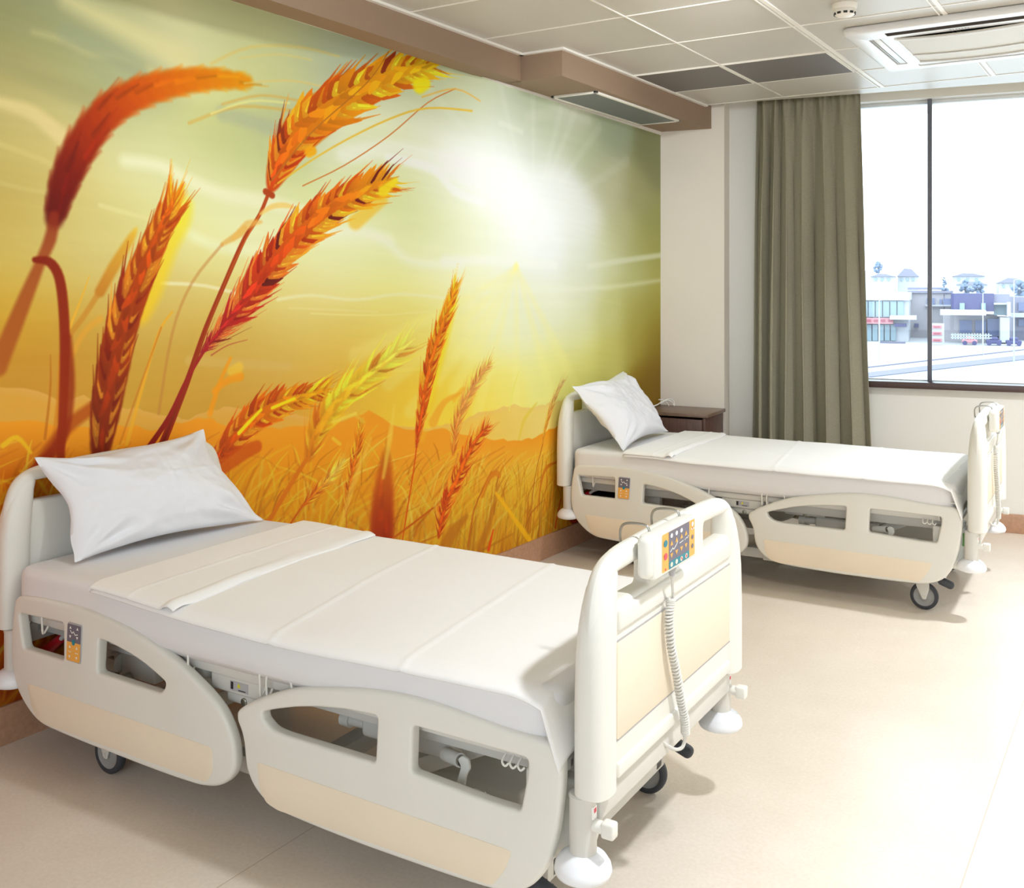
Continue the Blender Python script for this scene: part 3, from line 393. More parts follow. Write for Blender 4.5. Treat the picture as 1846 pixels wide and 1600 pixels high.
def build_mural():
    rnd = random.Random(5)
    ya = [-1.0]
    while ya[-1] < 4.5116:
        t = min(max(ya[-1],0),4.5)/4.5; d = 1/(430*(1-t)+175*t) if ya[-1] > -.1 else .007
        ya.append(ya[-1]+d)
    ya = np.array(ya); ya[-1] = 4.5116; NC = len(ya)
    z0, z1 = .126, 2.679; NR = 860; za = np.linspace(z0, z1, NR); dz = za[1]-za[0]
    def field(pts, sig, yy, zz):
        P = np.array(pts, float); G = np.zeros((len(zz),len(yy),3)); Wt = np.zeros((len(zz),len(yy)))
        for y,z,r,g,bb in P:
            w = np.exp(-((yy[None,:]-y)**2/(2*(sig*1.15)**2)+(zz[:,None]-z)**2/(2*(sig*.8)**2)))+1e-7/((yy[None,:]-y)**2+(zz[:,None]-z)**2+.01)
            G += w[...,None]*np.array((r,g,bb)); Wt += w
        return G/Wt[...,None]
    yc = np.linspace(-1,4.52,220); zc = np.linspace(z0,z1,120)
    def up(G):
        iy = np.clip((ya-yc[0])/(yc[1]-yc[0]),0,len(yc)-1.001); iz = np.clip((za-zc[0])/(zc[1]-zc[0]),0,len(zc)-1.001)
        a = iy.astype(int); fa = (iy-a)[None,:,None]; c = iz.astype(int); fc = (iz-c)[:,None,None]
        return (G[c][:,a]*(1-fa)+G[c][:,a+1]*fa)*(1-fc)+(G[c+1][:,a]*(1-fa)+G[c+1][:,a+1]*fa)*fc
    A = up(field(MU['bg'], .13, yc, zc))
    def stroke(pts, rad, blur, c0, c1, alpha, n=None):
        P = crom([(p[0],p[1],0) for p in pts], max(2, n or 4)) if len(pts) > 2 else [Vector((p[0],p[1],0)) for p in pts]
        P = np.array([(p.x,p.y) for p in P]); m = len(P); tt = np.linspace(0,1,m); R = np.interp(tt, np.linspace(0,1,len(rad)), rad) if len(rad) > 1 else np.full(m, rad[0])
        pad = R.max()+blur*1.2+.002
        i0, i1 = np.searchsorted(ya, [P[:,0].min()-pad, P[:,0].max()+pad]); j0, j1 = np.searchsorted(za, [P[:,1].min()-pad, P[:,1].max()+pad])
        if i1-i0 < 1 or j1-j0 < 1: return
        Y = ya[None,i0:i1]; Z = za[j0:j1,None]
        best = None
        for k in range(m-1):
            a = P[k]; d = P[k+1]-a; L2 = d@d+1e-12
            t = np.clip(((Y-a[0])*d[0]+(Z-a[1])*d[1])/L2, 0, 1)
            D = np.sqrt((Y-a[0]-t*d[0])**2+(Z-a[1]-t*d[1])**2)-(R[k]+(R[k+1]-R[k])*t)
            if best is None: best = D; T = (k+t)/(m-1)
            else:
                q = D < best; T = np.where(q, (k+t)/(m-1), T); best = np.where(q, D, best)
        x = np.clip(.5-best/(max(blur,.0022)*1.6), 0, 1); al = (x*x*(3-2*x))[...,None]*alpha
        c = np.array(c0,float)*(1-T[...,None])+np.array(c1,float)*T[...,None]
        A[j0:j1,i0:i1] = A[j0:j1,i0:i1]*(1-al)+c*al
    def grad(cols, t):
        x = min(max(t,0),1)*(len(cols)-1); i = min(int(x), len(cols)-2) if len(cols) > 1 else 0
        if len(cols) == 1: return np.array(cols[0],float)
        return np.array(cols[i],float)*(1-(x-i))+np.array(cols[i+1],float)*(x-i)
    def ear(pts, hw, blur, cols, n, awn, seed, alpha, spread, dark):
        r = random.Random(seed)
        P = crom([(p[0],p[1],0) for p in pts], 8); m = len(P)
        L = sum((P[i+1]-P[i]).length for i in range(m-1))
        def at(t):
            x = min(max(t,0),1)*(m-1); i = min(int(x), m-2); p = P[i].lerp(P[i+1], x-i); d = (P[i+1]-P[i]).normalized(); return p, d, float(np.interp(t, np.linspace(0,1,len(hw)), hw))
        mean = sum(hw)/len(hw)
        for k in range(24):
            a = at(k/24); c = at((k+1)/24)
            col = grad(cols, k/24)
            bw = .66 if blur < mean*.22 else .92
            stroke([(a[0].x,a[0].y),(c[0].x,c[0].y)], [a[2]*bw,c[2]*bw], blur+mean*.12, col*.95, col*.97, alpha)
        if blur < mean*.22:
            NN = n*3
            for k in range(NN):
                t = (k+.5)/NN; p, d, w = at(t); nn = Vector((-d.y,d.x,0))
                gl = L/n*1.7*(.7+.7*r.random())
                for side in (r.choice([(1,-1),(-1,1)])):
                    base = p+nn*side*w*.3; ang = side*(spread*(.7+.5*r.random()))
                    dd = Vector((d.x*math.cos(ang)-d.y*math.sin(ang), d.x*math.sin(ang)+d.y*math.cos(ang),0))
                    tip = base+dd*min(gl, w*2.2+gl*.25)
                    c = grad(cols, t)
                    u = r.random()
                    if u < .42: c = c*.72+np.array((255,215,60))*(.30+.18*r.random())
                    elif u < .56: c = c*np.array((.86,.62,.5))
                    elif u < .62 and dark: c = np.array(dark,float)
                    c = np.clip(c*(.93+.14*r.random()),0,255)
                    mid = base.lerp(tip,.45)
                    stroke([(base.x,base.y),(mid.x,mid.y),(tip.x,tip.y)], [w*.07,w*(.13+.09*r.random()),w*.015], max(blur,.002), c*.9, np.clip(c*1.08,0,255), alpha, 3)
                    if u < .5:
                        q = base.lerp(tip,.25); q2 = base.lerp(tip,.7)
                        stroke([(q.x,q.y),(q2.x,q2.y)], [w*.05,w*.02], max(blur*.8,.002), np.clip(c*1.0+np.array((25,60,25)),0,255), np.clip(c+np.array((15,50,15)),0,255), .7*alpha)
                    if awn and r.random() < awn+.2:
                        e = tip+(dd*.5+d*.5)*gl*(.5+1.0*awn*r.random())
                        stroke([(tip.x-dd.x*gl*.2,tip.y-dd.y*gl*.2),(e.x,e.y)], [w*.05,w*.01], max(blur*.6,.0018), c, np.clip(c*1.05,0,255), .8*alpha)
            for k in range(n*2):                                  # centre grains
                t = (k+.3)/(n*2); p, d, w = at(t); c = grad(cols, t); c = np.clip(c*(.82+.4*r.random()),0,255)
                q = p+d*L/n*1.2; off = Vector((-d.y,d.x,0))*w*(r.random()-.5)*.6
                stroke([((p+off).x,(p+off).y),((p+off*.6).lerp(q,.5).x,(p+off*.6).lerp(q,.5).y),(q.x,q.y)], [w*.07,w*.15,w*.02], max(blur,.002), c, np.clip(c*1.1,0,255), alpha, 3)
        else:
            for k in range(n):
                t = (k+.5)/n; p, d, w = at(t); c = grad(cols, t); off = Vector((-d.y,d.x,0))*w*(r.random()-.5)*1.2
                q = p+off+d*L/n*1.2; s_ = .7 if r.random() < .5 else 1.25
                stroke([((p+off).x,(p+off).y),(q.x,q.y)], [w*.18,w*.05], blur*.6, np.clip(c*s_,0,255), np.clip(c*s_,0,255), .6*alpha)
                for sd_ in (1,-1):
                    e0 = p+Vector((-d.y,d.x,0))*w*.85*sd_; e1 = e0+d*w*.9+Vector((-d.y,d.x,0))*w*.35*sd_
                    stroke([(e0.x,e0.y),(e1.x,e1.y)], [w*.22,w*.05], blur*.8, c, np.clip(c*1.15+10,0,255), .55*alpha)
                tip = p+off*1.7+d*L/n*1.6
                stroke([((p+off*1.3).x,(p+off*1.3).y),(tip.x,tip.y)], [w*.14,w*.03], blur*.5, c, c, .5*alpha)
    def run(L):
        for e in L:
            if e[0] == 'S': stroke(e[1], e[2], e[3], e[4], e[5], e[6])
            else: ear(*e[1:])
    run(MU['cl'])
    # faint horizontal brushing of the sky
    br = np.zeros((NR,NC)); r2 = np.random.RandomState(3)
    rows = np.interp(np.linspace(0,1,NR), np.linspace(0,1,150), r2.randn(150)); sl = 14
    for k in range(3):
        rr = np.interp(np.linspace(0,1,NR), np.linspace(0,1,70+60*k), r2.randn(70+60*k))
        ph = (.12*(k-1))*(ya-2)
        idx = np.clip((za[:,None]+ph[None,:]-z0)/(z1-z0)*(NR-1),0,NR-1).astype(int)
        br += rr[idx]*(.5+.5*np.sin(ya*(1.3+k)+k))[None,:]
    A += (br*.7)[...,None]
    def ridge(pts, soft):
        P = sorted(pts); return np.interp(ya, [p[0] for p in P], [p[1] for p in P])
    m1 = ridge(MU['mt'][0][0],0); m2 = ridge(MU['mt'][1][0],0)
    jag = np.interp(ya, np.linspace(-1,4.6,160), r2.randn(160))*.004
    F_ = up(field(MU['field'], .16, yc, zc))
    def blend(h, colr, soft, lo):
        nonlocal A
        al = np.clip((h[None,:]+jag[None,:]-za[:,None])/soft+.5,0,1)[...,None]
        A = A*(1-al)+colr*al
    glow = np.exp(-((ya-3.6)/1.1)**2)[None,:,None]
    c1 = np.array(MU['mt'][0][1],float)+(np.array((250,226,130))-np.array(MU['mt'][0][1]))*glow*.9
    top = np.clip(1-(m1[None,:]-za[:,None])/.03,0,1)[...,None]
    blend(m1, (A*.35+c1*.65)*(1-top*.25)+np.array((240,190,130))*top*.25, .006, 0)
    c2 = np.array(MU['mt'][1][1],float); k2 = np.clip((m2[None,:]-za[:,None])/.18,0,1)[...,None]
    blend(m2, c2*(1-k2)+F_*k2, .007, 0)
    run(MU['p'][:3])
    # the field: hundreds of brushed blades
    pal = [(254,215,50),(250,175,25),(222,128,12),(254,226,95),(246,165,20),(205,105,10),(253,195,30),(246,205,50)]
    for k in range(1850):
        y = rnd.uniform(-1.0,4.55); hz = float(np.interp(y, ya, m2))-.06
        zt = rnd.uniform(.2, hz) if rnd.random() < .75 else rnd.uniform(hz-.25,hz)
        dpt = 1-(zt-.1)/(hz-.1+1e-6); ln = .08+.26*rnd.random()*(.4+dpt)
        lean = rnd.gauss(.04,.07); zb = zt-ln; w = (.0025+.006*rnd.random()*(.3+dpt))
        c = np.array(rnd.choice(pal),float)*(1-.22*dpt*rnd.random()); bl = rnd.choice([.004,.010,.018])*(.6+.5*dpt)
        stroke([(y-lean,zb),(y-lean*.3,zb+ln*.6),(y+lean*rnd.uniform(.2,1.4),zt)], [w*.8,w,w*.2], bl, c*.92, c, rnd.uniform(.25,.75), 3)
    for k in range(320):        # dark gaps low down
        y = rnd.uniform(-1.0,4.55); zt = rnd.uniform(.2,.46); c = np.array(rnd.choice([(150,80,5),(120,60,8),(165,100,10)]),float)
        stroke([(y-.02,.1),(y+rnd.gauss(.02,.03),zt)], [.006,.002], .01, c, c, .25, 3)
    run(MU['p'][3:]); run(MU['p2'])
    A = np.clip(A,0,255)/255
    lin = np.where(A <= .04045, A/12.92, ((A+.055)/1.055)**2.4)*np.array((.93,.97,1.0)); lin = np.minimum(lin*1.06,.97)
    # mesh
    xs = np.interp(ya, [p[1] for p in WP], [p[0] for p in WP])+.0025
    tz = np.array([top_z(v) for v in ya]); V = np.zeros((NR,NC,3)); V[...,0] = xs; V[...,1] = ya
    V[...,2] = np.minimum(za[:,None], tz[None,:])
    me = bpy.data.meshes.new('wallpaper')
    nq = (NR-1)*(NC-1)
    me.vertices.add(NR*NC); me.vertices.foreach_set('co', V.reshape(-1).astype(np.float32))
    i = np.arange(NR*NC).reshape(NR,NC)
    q = np.stack([i[:-1,:-1],i[:-1,1:],i[1:,1:],i[1:,:-1]],-1).reshape(-1)
    me.loops.add(nq*4); me.loops.foreach_set('vertex_index', q.astype(np.int32))
    me.polygons.add(nq); me.polygons.foreach_set('loop_start', (np.arange(nq)*4).astype(np.int32))
    me.update(calc_edges=True)
    at_ = me.color_attributes.new('print', 'FLOAT_COLOR', 'POINT')
    rgba = np.ones((NR*NC,4),np.float32); rgba[:,:3] = lin.reshape(-1,3); at_.data.foreach_set('color', rgba.reshape(-1))
    m = bpy.data.materials.new('printed_wheat_field_wallpaper'); m.use_nodes = True; nt = m.node_tree; bs = nt.nodes['Principled BSDF']
    an = nt.nodes.new('ShaderNodeAttribute'); an.attribute_name = 'print'
    tc = nt.nodes.new('ShaderNodeTexCoord'); nz = nt.nodes.new('ShaderNodeTexNoise'); nz.inputs['Scale'].default_value = 400
    bp = nt.nodes.new('ShaderNodeBump'); bp.inputs['Strength'].default_value = .1; bp.inputs['Distance'].default_value = .001
    nt.links.new(tc.outputs['Object'], nz.inputs['Vector']); nt.links.new(nz.outputs['Fac'], bp.inputs['Height']); nt.links.new(bp.outputs['Normal'], bs.inputs['Normal'])
    nt.links.new(an.outputs['Color'], bs.inputs['Base Color']); bs.inputs['Roughness'].default_value = .65; bs.inputs['Specular IOR Level'].default_value = .25
    me.materials.append(m)
    o = bpy.data.objects.new('wallpaper_mural', me); COL.objects.link(o)
    tag(o, 'wall mural of golden wheat ears under a glowing sunrise sky', 'mural')
build_mural()

# ------------------------------------------------------------------ hospital bed (prototype in its own axes: x head to foot, y away from camera, z up)
YC = .4675
LO = [(-0.074, 0.481), (-0.067, 0.507), (-0.04, 0.523), (0.037, 0.531), (0.107, 0.534), (0.175, 0.535), (0.248, 0.535), (0.307, 0.532), (0.358, 0.527), (0.39, 0.523), (0.464, 0.512), (0.524, 0.499), (0.583, 0.484), (0.641, 0.465), (0.698, 0.443), (0.753, 0.418), (0.808, 0.388), (0.851, 0.358), (0.882, 0.321), (0.902, 0.281), (0.909, 0.245), (0.908, 0.215), (0.898, 0.19), (0.872, 0.163), (0.835, 0.144), (0.786, 0.133), (0.742, 0.129), (0.641, 0.127), (0.524, 0.128), (0.402, 0.13), (0.275, 0.132), (0.141, 0.137), (0.072, 0.143), (0.023, 0.16), (-0.02, 0.189), (-0.056, 0.226), (-0.078, 0.274), (-0.087, 0.312), (-0.089, 0.36), (-0.084, 0.427)]
RO = [(0.914, 0.354), (0.92, 0.37), (0.957, 0.395), (1.009, 0.422), (1.082, 0.453), (1.152, 0.475), (1.227, 0.491), (1.32, 0.509), (1.415, 0.521), (1.477, 0.525), (1.537, 0.525), (1.595, 0.522), (1.68, 0.515), (1.762, 0.508), (1.831, 0.505), (1.867, 0.5), (1.889, 0.489), (1.899, 0.47), (1.901, 0.435), (1.898, 0.39), (1.892, 0.344), (1.884, 0.298), (1.87, 0.25), (1.848, 0.205), (1.815, 0.168), (1.77, 0.146), (1.72, 0.136), (1.6, 0.131), (1.446, 0.129), (1.313, 0.129), (1.166, 0.133), (1.073, 0.139), (1.018, 0.153), (0.977, 0.18), (0.953, 0.215), (0.944, 0.25), (0.939, 0.287), (0.93, 0.315), (0.917, 0.338)]
LC1 = [(-.045,.468),(.178,.476),(.178,.361),(-.02,.361)]
LC2 = [(.345,.458),(.407,.452),(.487,.438),(.547,.422),(.605,.400),(.636,.386),(.630,.368),(.612,.351),(.338,.355)]
RC3 = [(1.008,.384),(1.053,.400),(1.124,.421),(1.201,.438),(1.295,.451),(1.392,.457),(1.385,.341),(1.228,.341),(1.089,.341),(1.042,.345),(1.012,.365)]
RC4 = [(1.498,.457),(1.815,.455),(1.813,.42),(1.795,.333),(1.716,.333),(1.494,.345)]
ST1 = [(.0,.258),(.824,.248),(.827,.185),(.80,.148),(.079,.150),(.045,.160),(.022,.19)]
ST2 = [(.991,.250),(1.775,.240),(1.755,.19),(1.722,.147),(1.065,.143),(1.025,.152),(1.003,.18)]
def icon_tri(cx, cy, s, up=1): return [(cx-s*.6,cy-s*.5*up),(cx+s*.6,cy-s*.5*up),(cx,cy+s*.6*up)]
def band(pts, w):
    out1 = []; out2 = []
    for i, p in enumerate(pts):
        a = Vector(pts[max(i-1,0)]); c = Vector(pts[min(i+1,len(pts)-1)]); d = (c-a).normalized(); n = Vector((-d.y,d.x))*w
        out1.append(tuple(Vector(p)+n)); out2.append(tuple(Vector(p)-n))
    return out1+out2[::-1]
def strip_quads(bm, pts, w, f):
    for a, c in zip(pts[:-1], pts[1:]):
        a = Vector(a); c = Vector(c); d = (c-a).normalized(); n = Vector((-d.y,d.x))*w; a = a-d*w*.5; c = c+d*w*.5
        flat(bm, [tuple(a+n),tuple(a-n),tuple(c-n),tuple(c+n)], f)

def make_bed():
    bed = empty('hospital_bed')
    def rail(outline, holes, strip, side, keypad):
        sg = 1 if side == 0 else -1; y0 = 0 if side == 0 else 2*YC
        ol = [tuple(p[:2]) for p in crom([(x,z,0) for x,z in outline], 4, True)]
        hs = [rounded(h, .012, 4) for h in holes]
        bm = slab(ol, hs, .036, .012, 4, .009)
        remap(bm, lambda u,v,d: (u, y0+sg*d, v))
        r = obj('side_rail', bm, M_pl, bed, 40)
        if side == 0:
            bm = slab(rounded(strip, .012, 4), [], .003, .0012, 2)
            remap(bm, lambda u,v,d: (u, y0+sg*(-.0015+d), v)); obj('cream_strip', bm, M_cream, r, 40)
        # carrier arms behind the rail
        bm = nb()
        xs = sorted(p[0] for p in outline); xm = (xs[0]+xs[-1])/2
        for dx in (-.22,.22):
            bm = nb(); box(bm, (xm+dx-.018, min(y0+sg*.036,y0+sg*.10), .22), (xm+dx+.018, max(y0+sg*.036,y0+sg*.10), .30), .005)
            obj('rail_carrier', bm, M_met, r)
        if keypad:
            kp = slab(rounded([(.197,.368),(.265,.367),(.272,.485),(.204,.486)], .008, 4), [], .014, .003, 2)
            remap(kp, lambda u,v,d: (u, -.004+d, v)); kb = obj('control_keypad', kp, M_label, r, 40)
            f = lambda u,v: (u+.06*(v-.43), -.0048, v)
            def put(name, m, polys, lift=0):
                b_ = nb()
                for pl in polys: flat(b_, pl, lambda u,v: (u+.06*(v-.43), -.0046-lift, v))
                return obj(name, b_, m, kb, 0, False)
            put('grey_field', M_dgrey, [rounded(rect(.2035,.428,.2675,.482), [.001,.001,.006,.006], 3)])
            put('orange_field', M_orange, [rounded(rect(.2035,.371,.2675,.428), [.006,.006,.001,.001], 3)])
            tri = [icon_tri(x, y, .008, u) for x,y,u in ((.219,.472,1),(.252,.472,1),(.219,.444,-1),(.252,.444,-1),(.219,.414,1),(.252,.414,1),(.219,.383,-1),(.252,.383,-1))]
            b_ = nb()
            ff = lambda u,v: (u+.06*(v-.43), -.0053, v)
            for pl in tri: flat(b_, pl, ff)
            strip_quads(b_, [(.219,.463),(.227,.455),(.234,.461),(.242,.452),(.254,.455)], .0014, ff)
            strip_quads(b_, [(.214,.400),(.220,.397),(.225,.399)], .001, ff); strip_quads(b_, [(.246,.398),(.259,.398)], .001, ff)
            obj('key_symbols', b_, M_iconw, kb, 0, False)
            put('round_key', M_teal, [circ(.2355,.4285,.0075,.009)], .0009)
        return r
    rail(LO, [LC1,LC2], ST1, 0, True); rail(RO, [RC3,RC4], ST2, 0, False)
    rail(LO, [LC1,LC2], ST1, 1, False); rail(RO, [RC3,RC4], ST2, 1, False)
    # head and foot boards
    def board(name, x0, x1, foot, m):
        prof = [(.0,.402),(.0,.60),(.004,.70),(.014,.78),(.03,.835),(.052,.87),(.085,.893),(.13,.905),(.2,.912),(YC,.917)]
        o = [(y,z) for y,z in prof]+[(2*YC-y,z) for y,z in prof[-2::-1]]
        o2 = [tuple(p[:2]) for p in crom([(y,z,0) for y,z in o], 4)]
        o2 = [(2*YC,.402)]+o2[::-1][1:-1]+[(0,.402)] if False else o2
        zt = .866
        if foot: cuts = [rounded([(.070,.800),(.290,.796),(.290,.867),(.100,.862),(.072,.845)], [.012,.012,.012,.02,.02], 4), rounded([(.365,.796),(.572,.796),(.572,.868),(.365,.868)], .012, 4)]
        else: cuts = [rounded([(.080,.800),(.290,.796),(.290,.867),(.105,.862),(.082,.845)], [.012,.012,.012,.02,.02], 4), rounded([(.36,.796),(.575,.796),(.575,.868),(.36,.868)], .012, 4)]
        cuts.append([(2*YC-y, z) for y,z in cuts[0]][::-1])
        bm = slab(o2, cuts, x1-x0, .026, 6, .014)
        remap(bm, lambda u,v,d: (x0+d, u, v))
        # thicken the two posts towards their column shape
        for v in bm.verts:
            e = min(v.co.y, 2*YC-v.co.y)
            k = max(0, 1-e/.085)
            k = k*k*(3-2*k)
            xm = (x0+x1)/2; v.co.x = xm+(v.co.x-xm)*(1+.0*k)
        # two side columns stand proud of the panel
        for yy in (.046, 2*YC-.046):
            bb = nb(); n = 28; rings = []
            for z, s, sx in ((.396,.82,.8),(.402,1,1),(.6,1,1),(.70,.98,.98),(.76,.93,.93),(.80,.86,.86),(.835,.72,.78),(.862,.52,.66),(.880,.25,.45)):
                yo = float(np.interp(z, [p[1] for p in prof], [p[0] for p in prof]))*(1 if yy < YC else -1)
                rings.append([bb.verts.new(((x0+x1)/2+.041*sx*math.copysign(abs(math.cos(a))**.8,math.cos(a)), yy+yo+.050*s*math.copysign(abs(math.sin(a))**.8,math.sin(a)), z)) for a in [2*PI*k/n for k in range(n)]])
            for A_, B_ in zip(rings[:-1], rings[1:]):
                for k in range(n): bb.faces.new([A_[k],A_[(k+1)%n],B_[(k+1)%n],B_[k]])
            bb.faces.new(rings[0][::-1]); bb.faces.new(rings[-1]); merge(bm, bb)
        # raised ledges above and below the inset panel, outer face
        xo = x1 if foot else x0; s = 1 if foot else -1
        box(bm, (min(xo-s*.012,xo+s*.008), .10, .735), (max(xo-s*.012,xo+s*.008), 2*YC-.10, .786), .008, 3)
        box(bm, (min(xo-s*.012,xo+s*.006), .10, .412), (max(xo-s*.012,xo+s*.006), 2*YC-.10, .447), .006, 3)
        bo = obj(name, bm, m, bed, 40)
        p = slab(rounded(rect(.098,.498,2*YC-.098,.712), .006, 3), [], .006, .002, 2)
        remap(p, lambda u,v,d: (xo+s*(.003-d*1.0) , u, v)); obj('inset_panel', p, M_cream, bo, 40)
        g = nb(); 
        for lo, hi in (((.092,.7125),(2*YC-.092,.7165)),((.092,.4935),(2*YC-.092,.4975))):
            box(g, (min(xo-s*.01,xo+s*.0012),lo[0],lo[1]), (max(xo-s*.01,xo+s*.0012),hi[0],hi[1]))
        obj('panel_groove', g, M_label, bo, 0)
        return bo
    board('foot_board', 1.934, 1.984, True, M_wh); board('head_board', -.172, -.122, False, M_pl)
    # corner posts with round bumpers
    for x, y in ((1.936,.032),(1.936,2*YC-.032),(-.118,.032),(-.118,2*YC-.032)):
        bm = nb(); cyl(bm, (x,y,.268),(x,y,.40),.030,seg=28,bev=.003)
        cyl(bm, (x,y,.392),(x,y,.397),.0312,seg=28)
        cp_ = obj('corner_post', bm, M_met, bed, 40)
        dx = x+(.0 if x > 0 else -.0)
        bm = lathe(nb(), [(0,.218),(.045,.219),(.060,.225),(.0635,.234),(.061,.246),(.052,.260),(.038,.270),(.026,.274),(0,.275)], (dx,y,0), 40)
        obj('round_bumper', bm, M_bump, cp_, 50)
        if x > 0:
            bm = nb(); cyl(bm, (x+.024,y,.335),(x+.052,y,.335),.0135,seg=16); box(bm,(x+.048,y-.014,.318),(x+.078,y+.014,.352),.005,3)
            kb = obj('release_knob', bm, M_wh, cp_, 40)
            bm = nb(); box(bm,(x+.026,y-.012,.352),(x+.0305,y+.006,.378)); obj('warning_label', bm, M_iconw, cp_, 0)
            bm = nb(); box(bm,(x+.030,y-.008,.365),(x+.0312,y+.002,.374)); obj('red_mark', bm, M_pink, cp_, 0)
    # cross bars under both boards
    for x in (1.960,-.128):
        bm = nb(); box(bm,(x-.022,.05,.338),(x+.012,2*YC-.05,.400),.006,3); obj('end_beam', bm, M_met, bed, 40)
    # mattress platform
    bm = nb()
    box(bm,(-.10,.050,.425),(1.89,.078,.452),.004); box(bm,(-.10,2*YC-.078,.425),(1.89,2*YC-.050,.452),.004)
    for x in (-.10,.43,.50,.93,1.0,1.42,1.47,1.86): box(bm,(x,.06,.428),(x+.03,2*YC-.06,.450),.003)
    pl_ = obj('mattress_platform', bm, M_met, bed, 40)
    for k, (a_, c_) in enumerate(((-.085,.435),(.535,.925),(1.035,1.415),(1.505,1.855))):
        bm = nb(); box(bm,(a_,.075,.436),(c_,2*YC-.075,.447),.004)
        obj('platform_panel', bm, M_met, pl_, 40)
    for x0,x1,zl in ((-.06,.035,.430),(.70,.975,.43),(1.0,1.09,.43),(1.80,1.885,.47)):      # wire mattress stops
        bm = nb(); tube(bm, [(x0,.048,.428),(x0,.030,zl-.02),(x0,.026,zl+.03),(x0+.012,.026,zl+.046),((x0+x1)/2,.026,zl+.048),(x1-.012,.026,zl+.046),(x1,.026,zl+.03),(x1,.030,zl-.02),(x1,.048,.428)], .0035, 8, 4)
        obj('mattress_stop', bm, M_wh, bed, 50)
    bm = nb()
    for k in range(3): tube(bm, [(1.728+.021*k,.05,.428),(1.729+.021*k,.032,.417),(1.738+.021*k,.030,.409),(1.746+.021*k,.034,.416)], .0028, 8, 4)
    obj('cable_hooks', bm, M_wh, bed, 50)
    # longitudinal upper frame, lift arms, base frame
    bm = nb()
    box(bm,(-.12,.115,.372),(1.90,.150,.420),.004); box(bm,(-.12,2*YC-.150,.372),(1.90,2*YC-.115,.420),.004)
    for x in (.10,.62,1.22,1.70): box(bm,(x,.13,.376),(x+.04,2*YC-.13,.416),.004)
    obj('upper_frame', bm, M_met, bed, 40)
    bm = nb()
    box(bm,(.20,.14,.115),(1.80,.185,.165),.006); box(bm,(.20,2*YC-.185,.115),(1.80,2*YC-.14,.165),.006)
    for x in (.20,.95,1.74): box(bm,(x,.12,.112),(x+.06,2*YC-.12,.166),.006)
    box(bm,(1.16,.30,.10),(1.62,.64,.20),.012,3)
    obj('base_frame', bm, M_met, bed, 40)
    for x0,x1 in ((.42,.86),(1.20,1.64)):
        for yy in (.23,2*YC-.23):
            bm = nb(); b2 = nb(); L = math.hypot(x1-x0,.22); box(b2,(-L/2,-.016,-.022),(L/2,.016,.022),.006)
            merge(bm, b2, Matrix.Translation(((x0+x1)/2,yy,.27)) @ Matrix.Rotation(math.atan2(-.22,x1-x0) if False else -math.atan2(.22,x1-x0),4,'Y'))
            obj('lift_arm', bm, M_met, bed, 40)
    # actuators seen through the rail openings
    bm = nb(); box(bm,(1.20,.17,.300),(1.50,.235,.352),.012,3); cyl(bm,(1.12,.20,.322),(1.22,.20,.326),.016,seg=18); cyl(bm,(1.145,.20,.322),(1.115,.20,.322),.021,seg=18)
    ac = obj('lift_actuator', bm, M_met, bed, 40)
    bm = nb(); cyl(bm,(1.49,.15,.330),(1.555,.12,.342),.017,seg=18); obj('actuator_tube', bm, M_wh, ac, 40)
    bm = nb(); cyl(bm,(1.553,.121,.342),(1.562,.117,.343),.0135,seg=18); obj('pivot_pin', bm, M_chrome, ac, 40)
    bm = slab(rounded([(1.545,.27),(1.572,.27),(1.580,.315),(1.592,.335),(1.587,.357),(1.568,.362),(1.555,.35),(1.566,.335),(1.556,.305)], .006, 3), [], .010, .003, 2)
    remap(bm, lambda u,v,d: (u,.105+d,v)); obj('hooked_bracket', bm, M_wh, ac, 40)
    bm = nb(); box(bm,(1.05,.16,.352),(1.145,.24,.375),.006); box(bm,(1.155,.17,.350),(1.25,.25,.378),.006); box(bm,(.90,.18,.355),(1.03,.24,.374),.004)
    obj('gear_housing', bm, M_met, bed, 40)
    bm = nb(); box(bm,(.10,.18,.24),(.165,.26,.40),.006); cyl(bm,(.165,.19,.300),(.205,.19,.300),.030,seg=24); box(bm,(.19,.19,.26),(.36,.23,.36),.006)
    hm = obj('head_motor', bm, M_met, bed, 40)
    bm = nb(); cyl(bm,(.185,.165,.305),(.185,.20,.305),.020,seg=20); cyl(bm,(.245,.165,.262),(.245,.20,.262),.017,seg=20); cyl(bm,(.245,.160,.262),(.245,.20,.262),.009,seg=16)
    obj('motor_coupling', bm, M_chrome, hm, 40)
    for x,z in ((.125,.36),(.148,.35),(.13,.27),(.19,.265)):
        bm = nb(); cyl(bm,(x,.172,z),(x,.19,z),.006,seg=10); obj('bolt', bm, M_chrome, hm, 40)
    bm = nb(); box(bm,(-.11,.20,.22),(.12,.80,.33),.01); obj('battery_case', bm, M_black, bed, 40)
    bm = nb(); tube(bm,[(-.13,.15,.285),(-.09,.15,.315),(-.045,.15,.345)], lambda t: .020-.006*t, 14, 6); rh = obj('release_grip', bm, M_red, bed, 50); rh['label'] = 'red release grip'
    bm = nb(); tube(bm,[(-.045,.15,.345),(-.02,.15,.362),(.03,.15,.38)], .008, 10, 4); obj('grip_cable', bm, M_gray_cable, rh, 50)
    # side box with pictogram label
    bm = nb(); box(bm,(.755,.058,.378),(.965,.11,.424),.006,3); box(bm,(.80,.07,.345),(.95,.12,.380),.012,3); box(bm,(.60,.07,.385),(.72,.13,.43),.014,3)
    sb = obj('side_box', bm, M_met, bed, 40)
    bm = nb(); box(bm,(.832,.0565,.388),(.900,.058,.414)); obj('label_plate', bm, M_label, sb, 0)
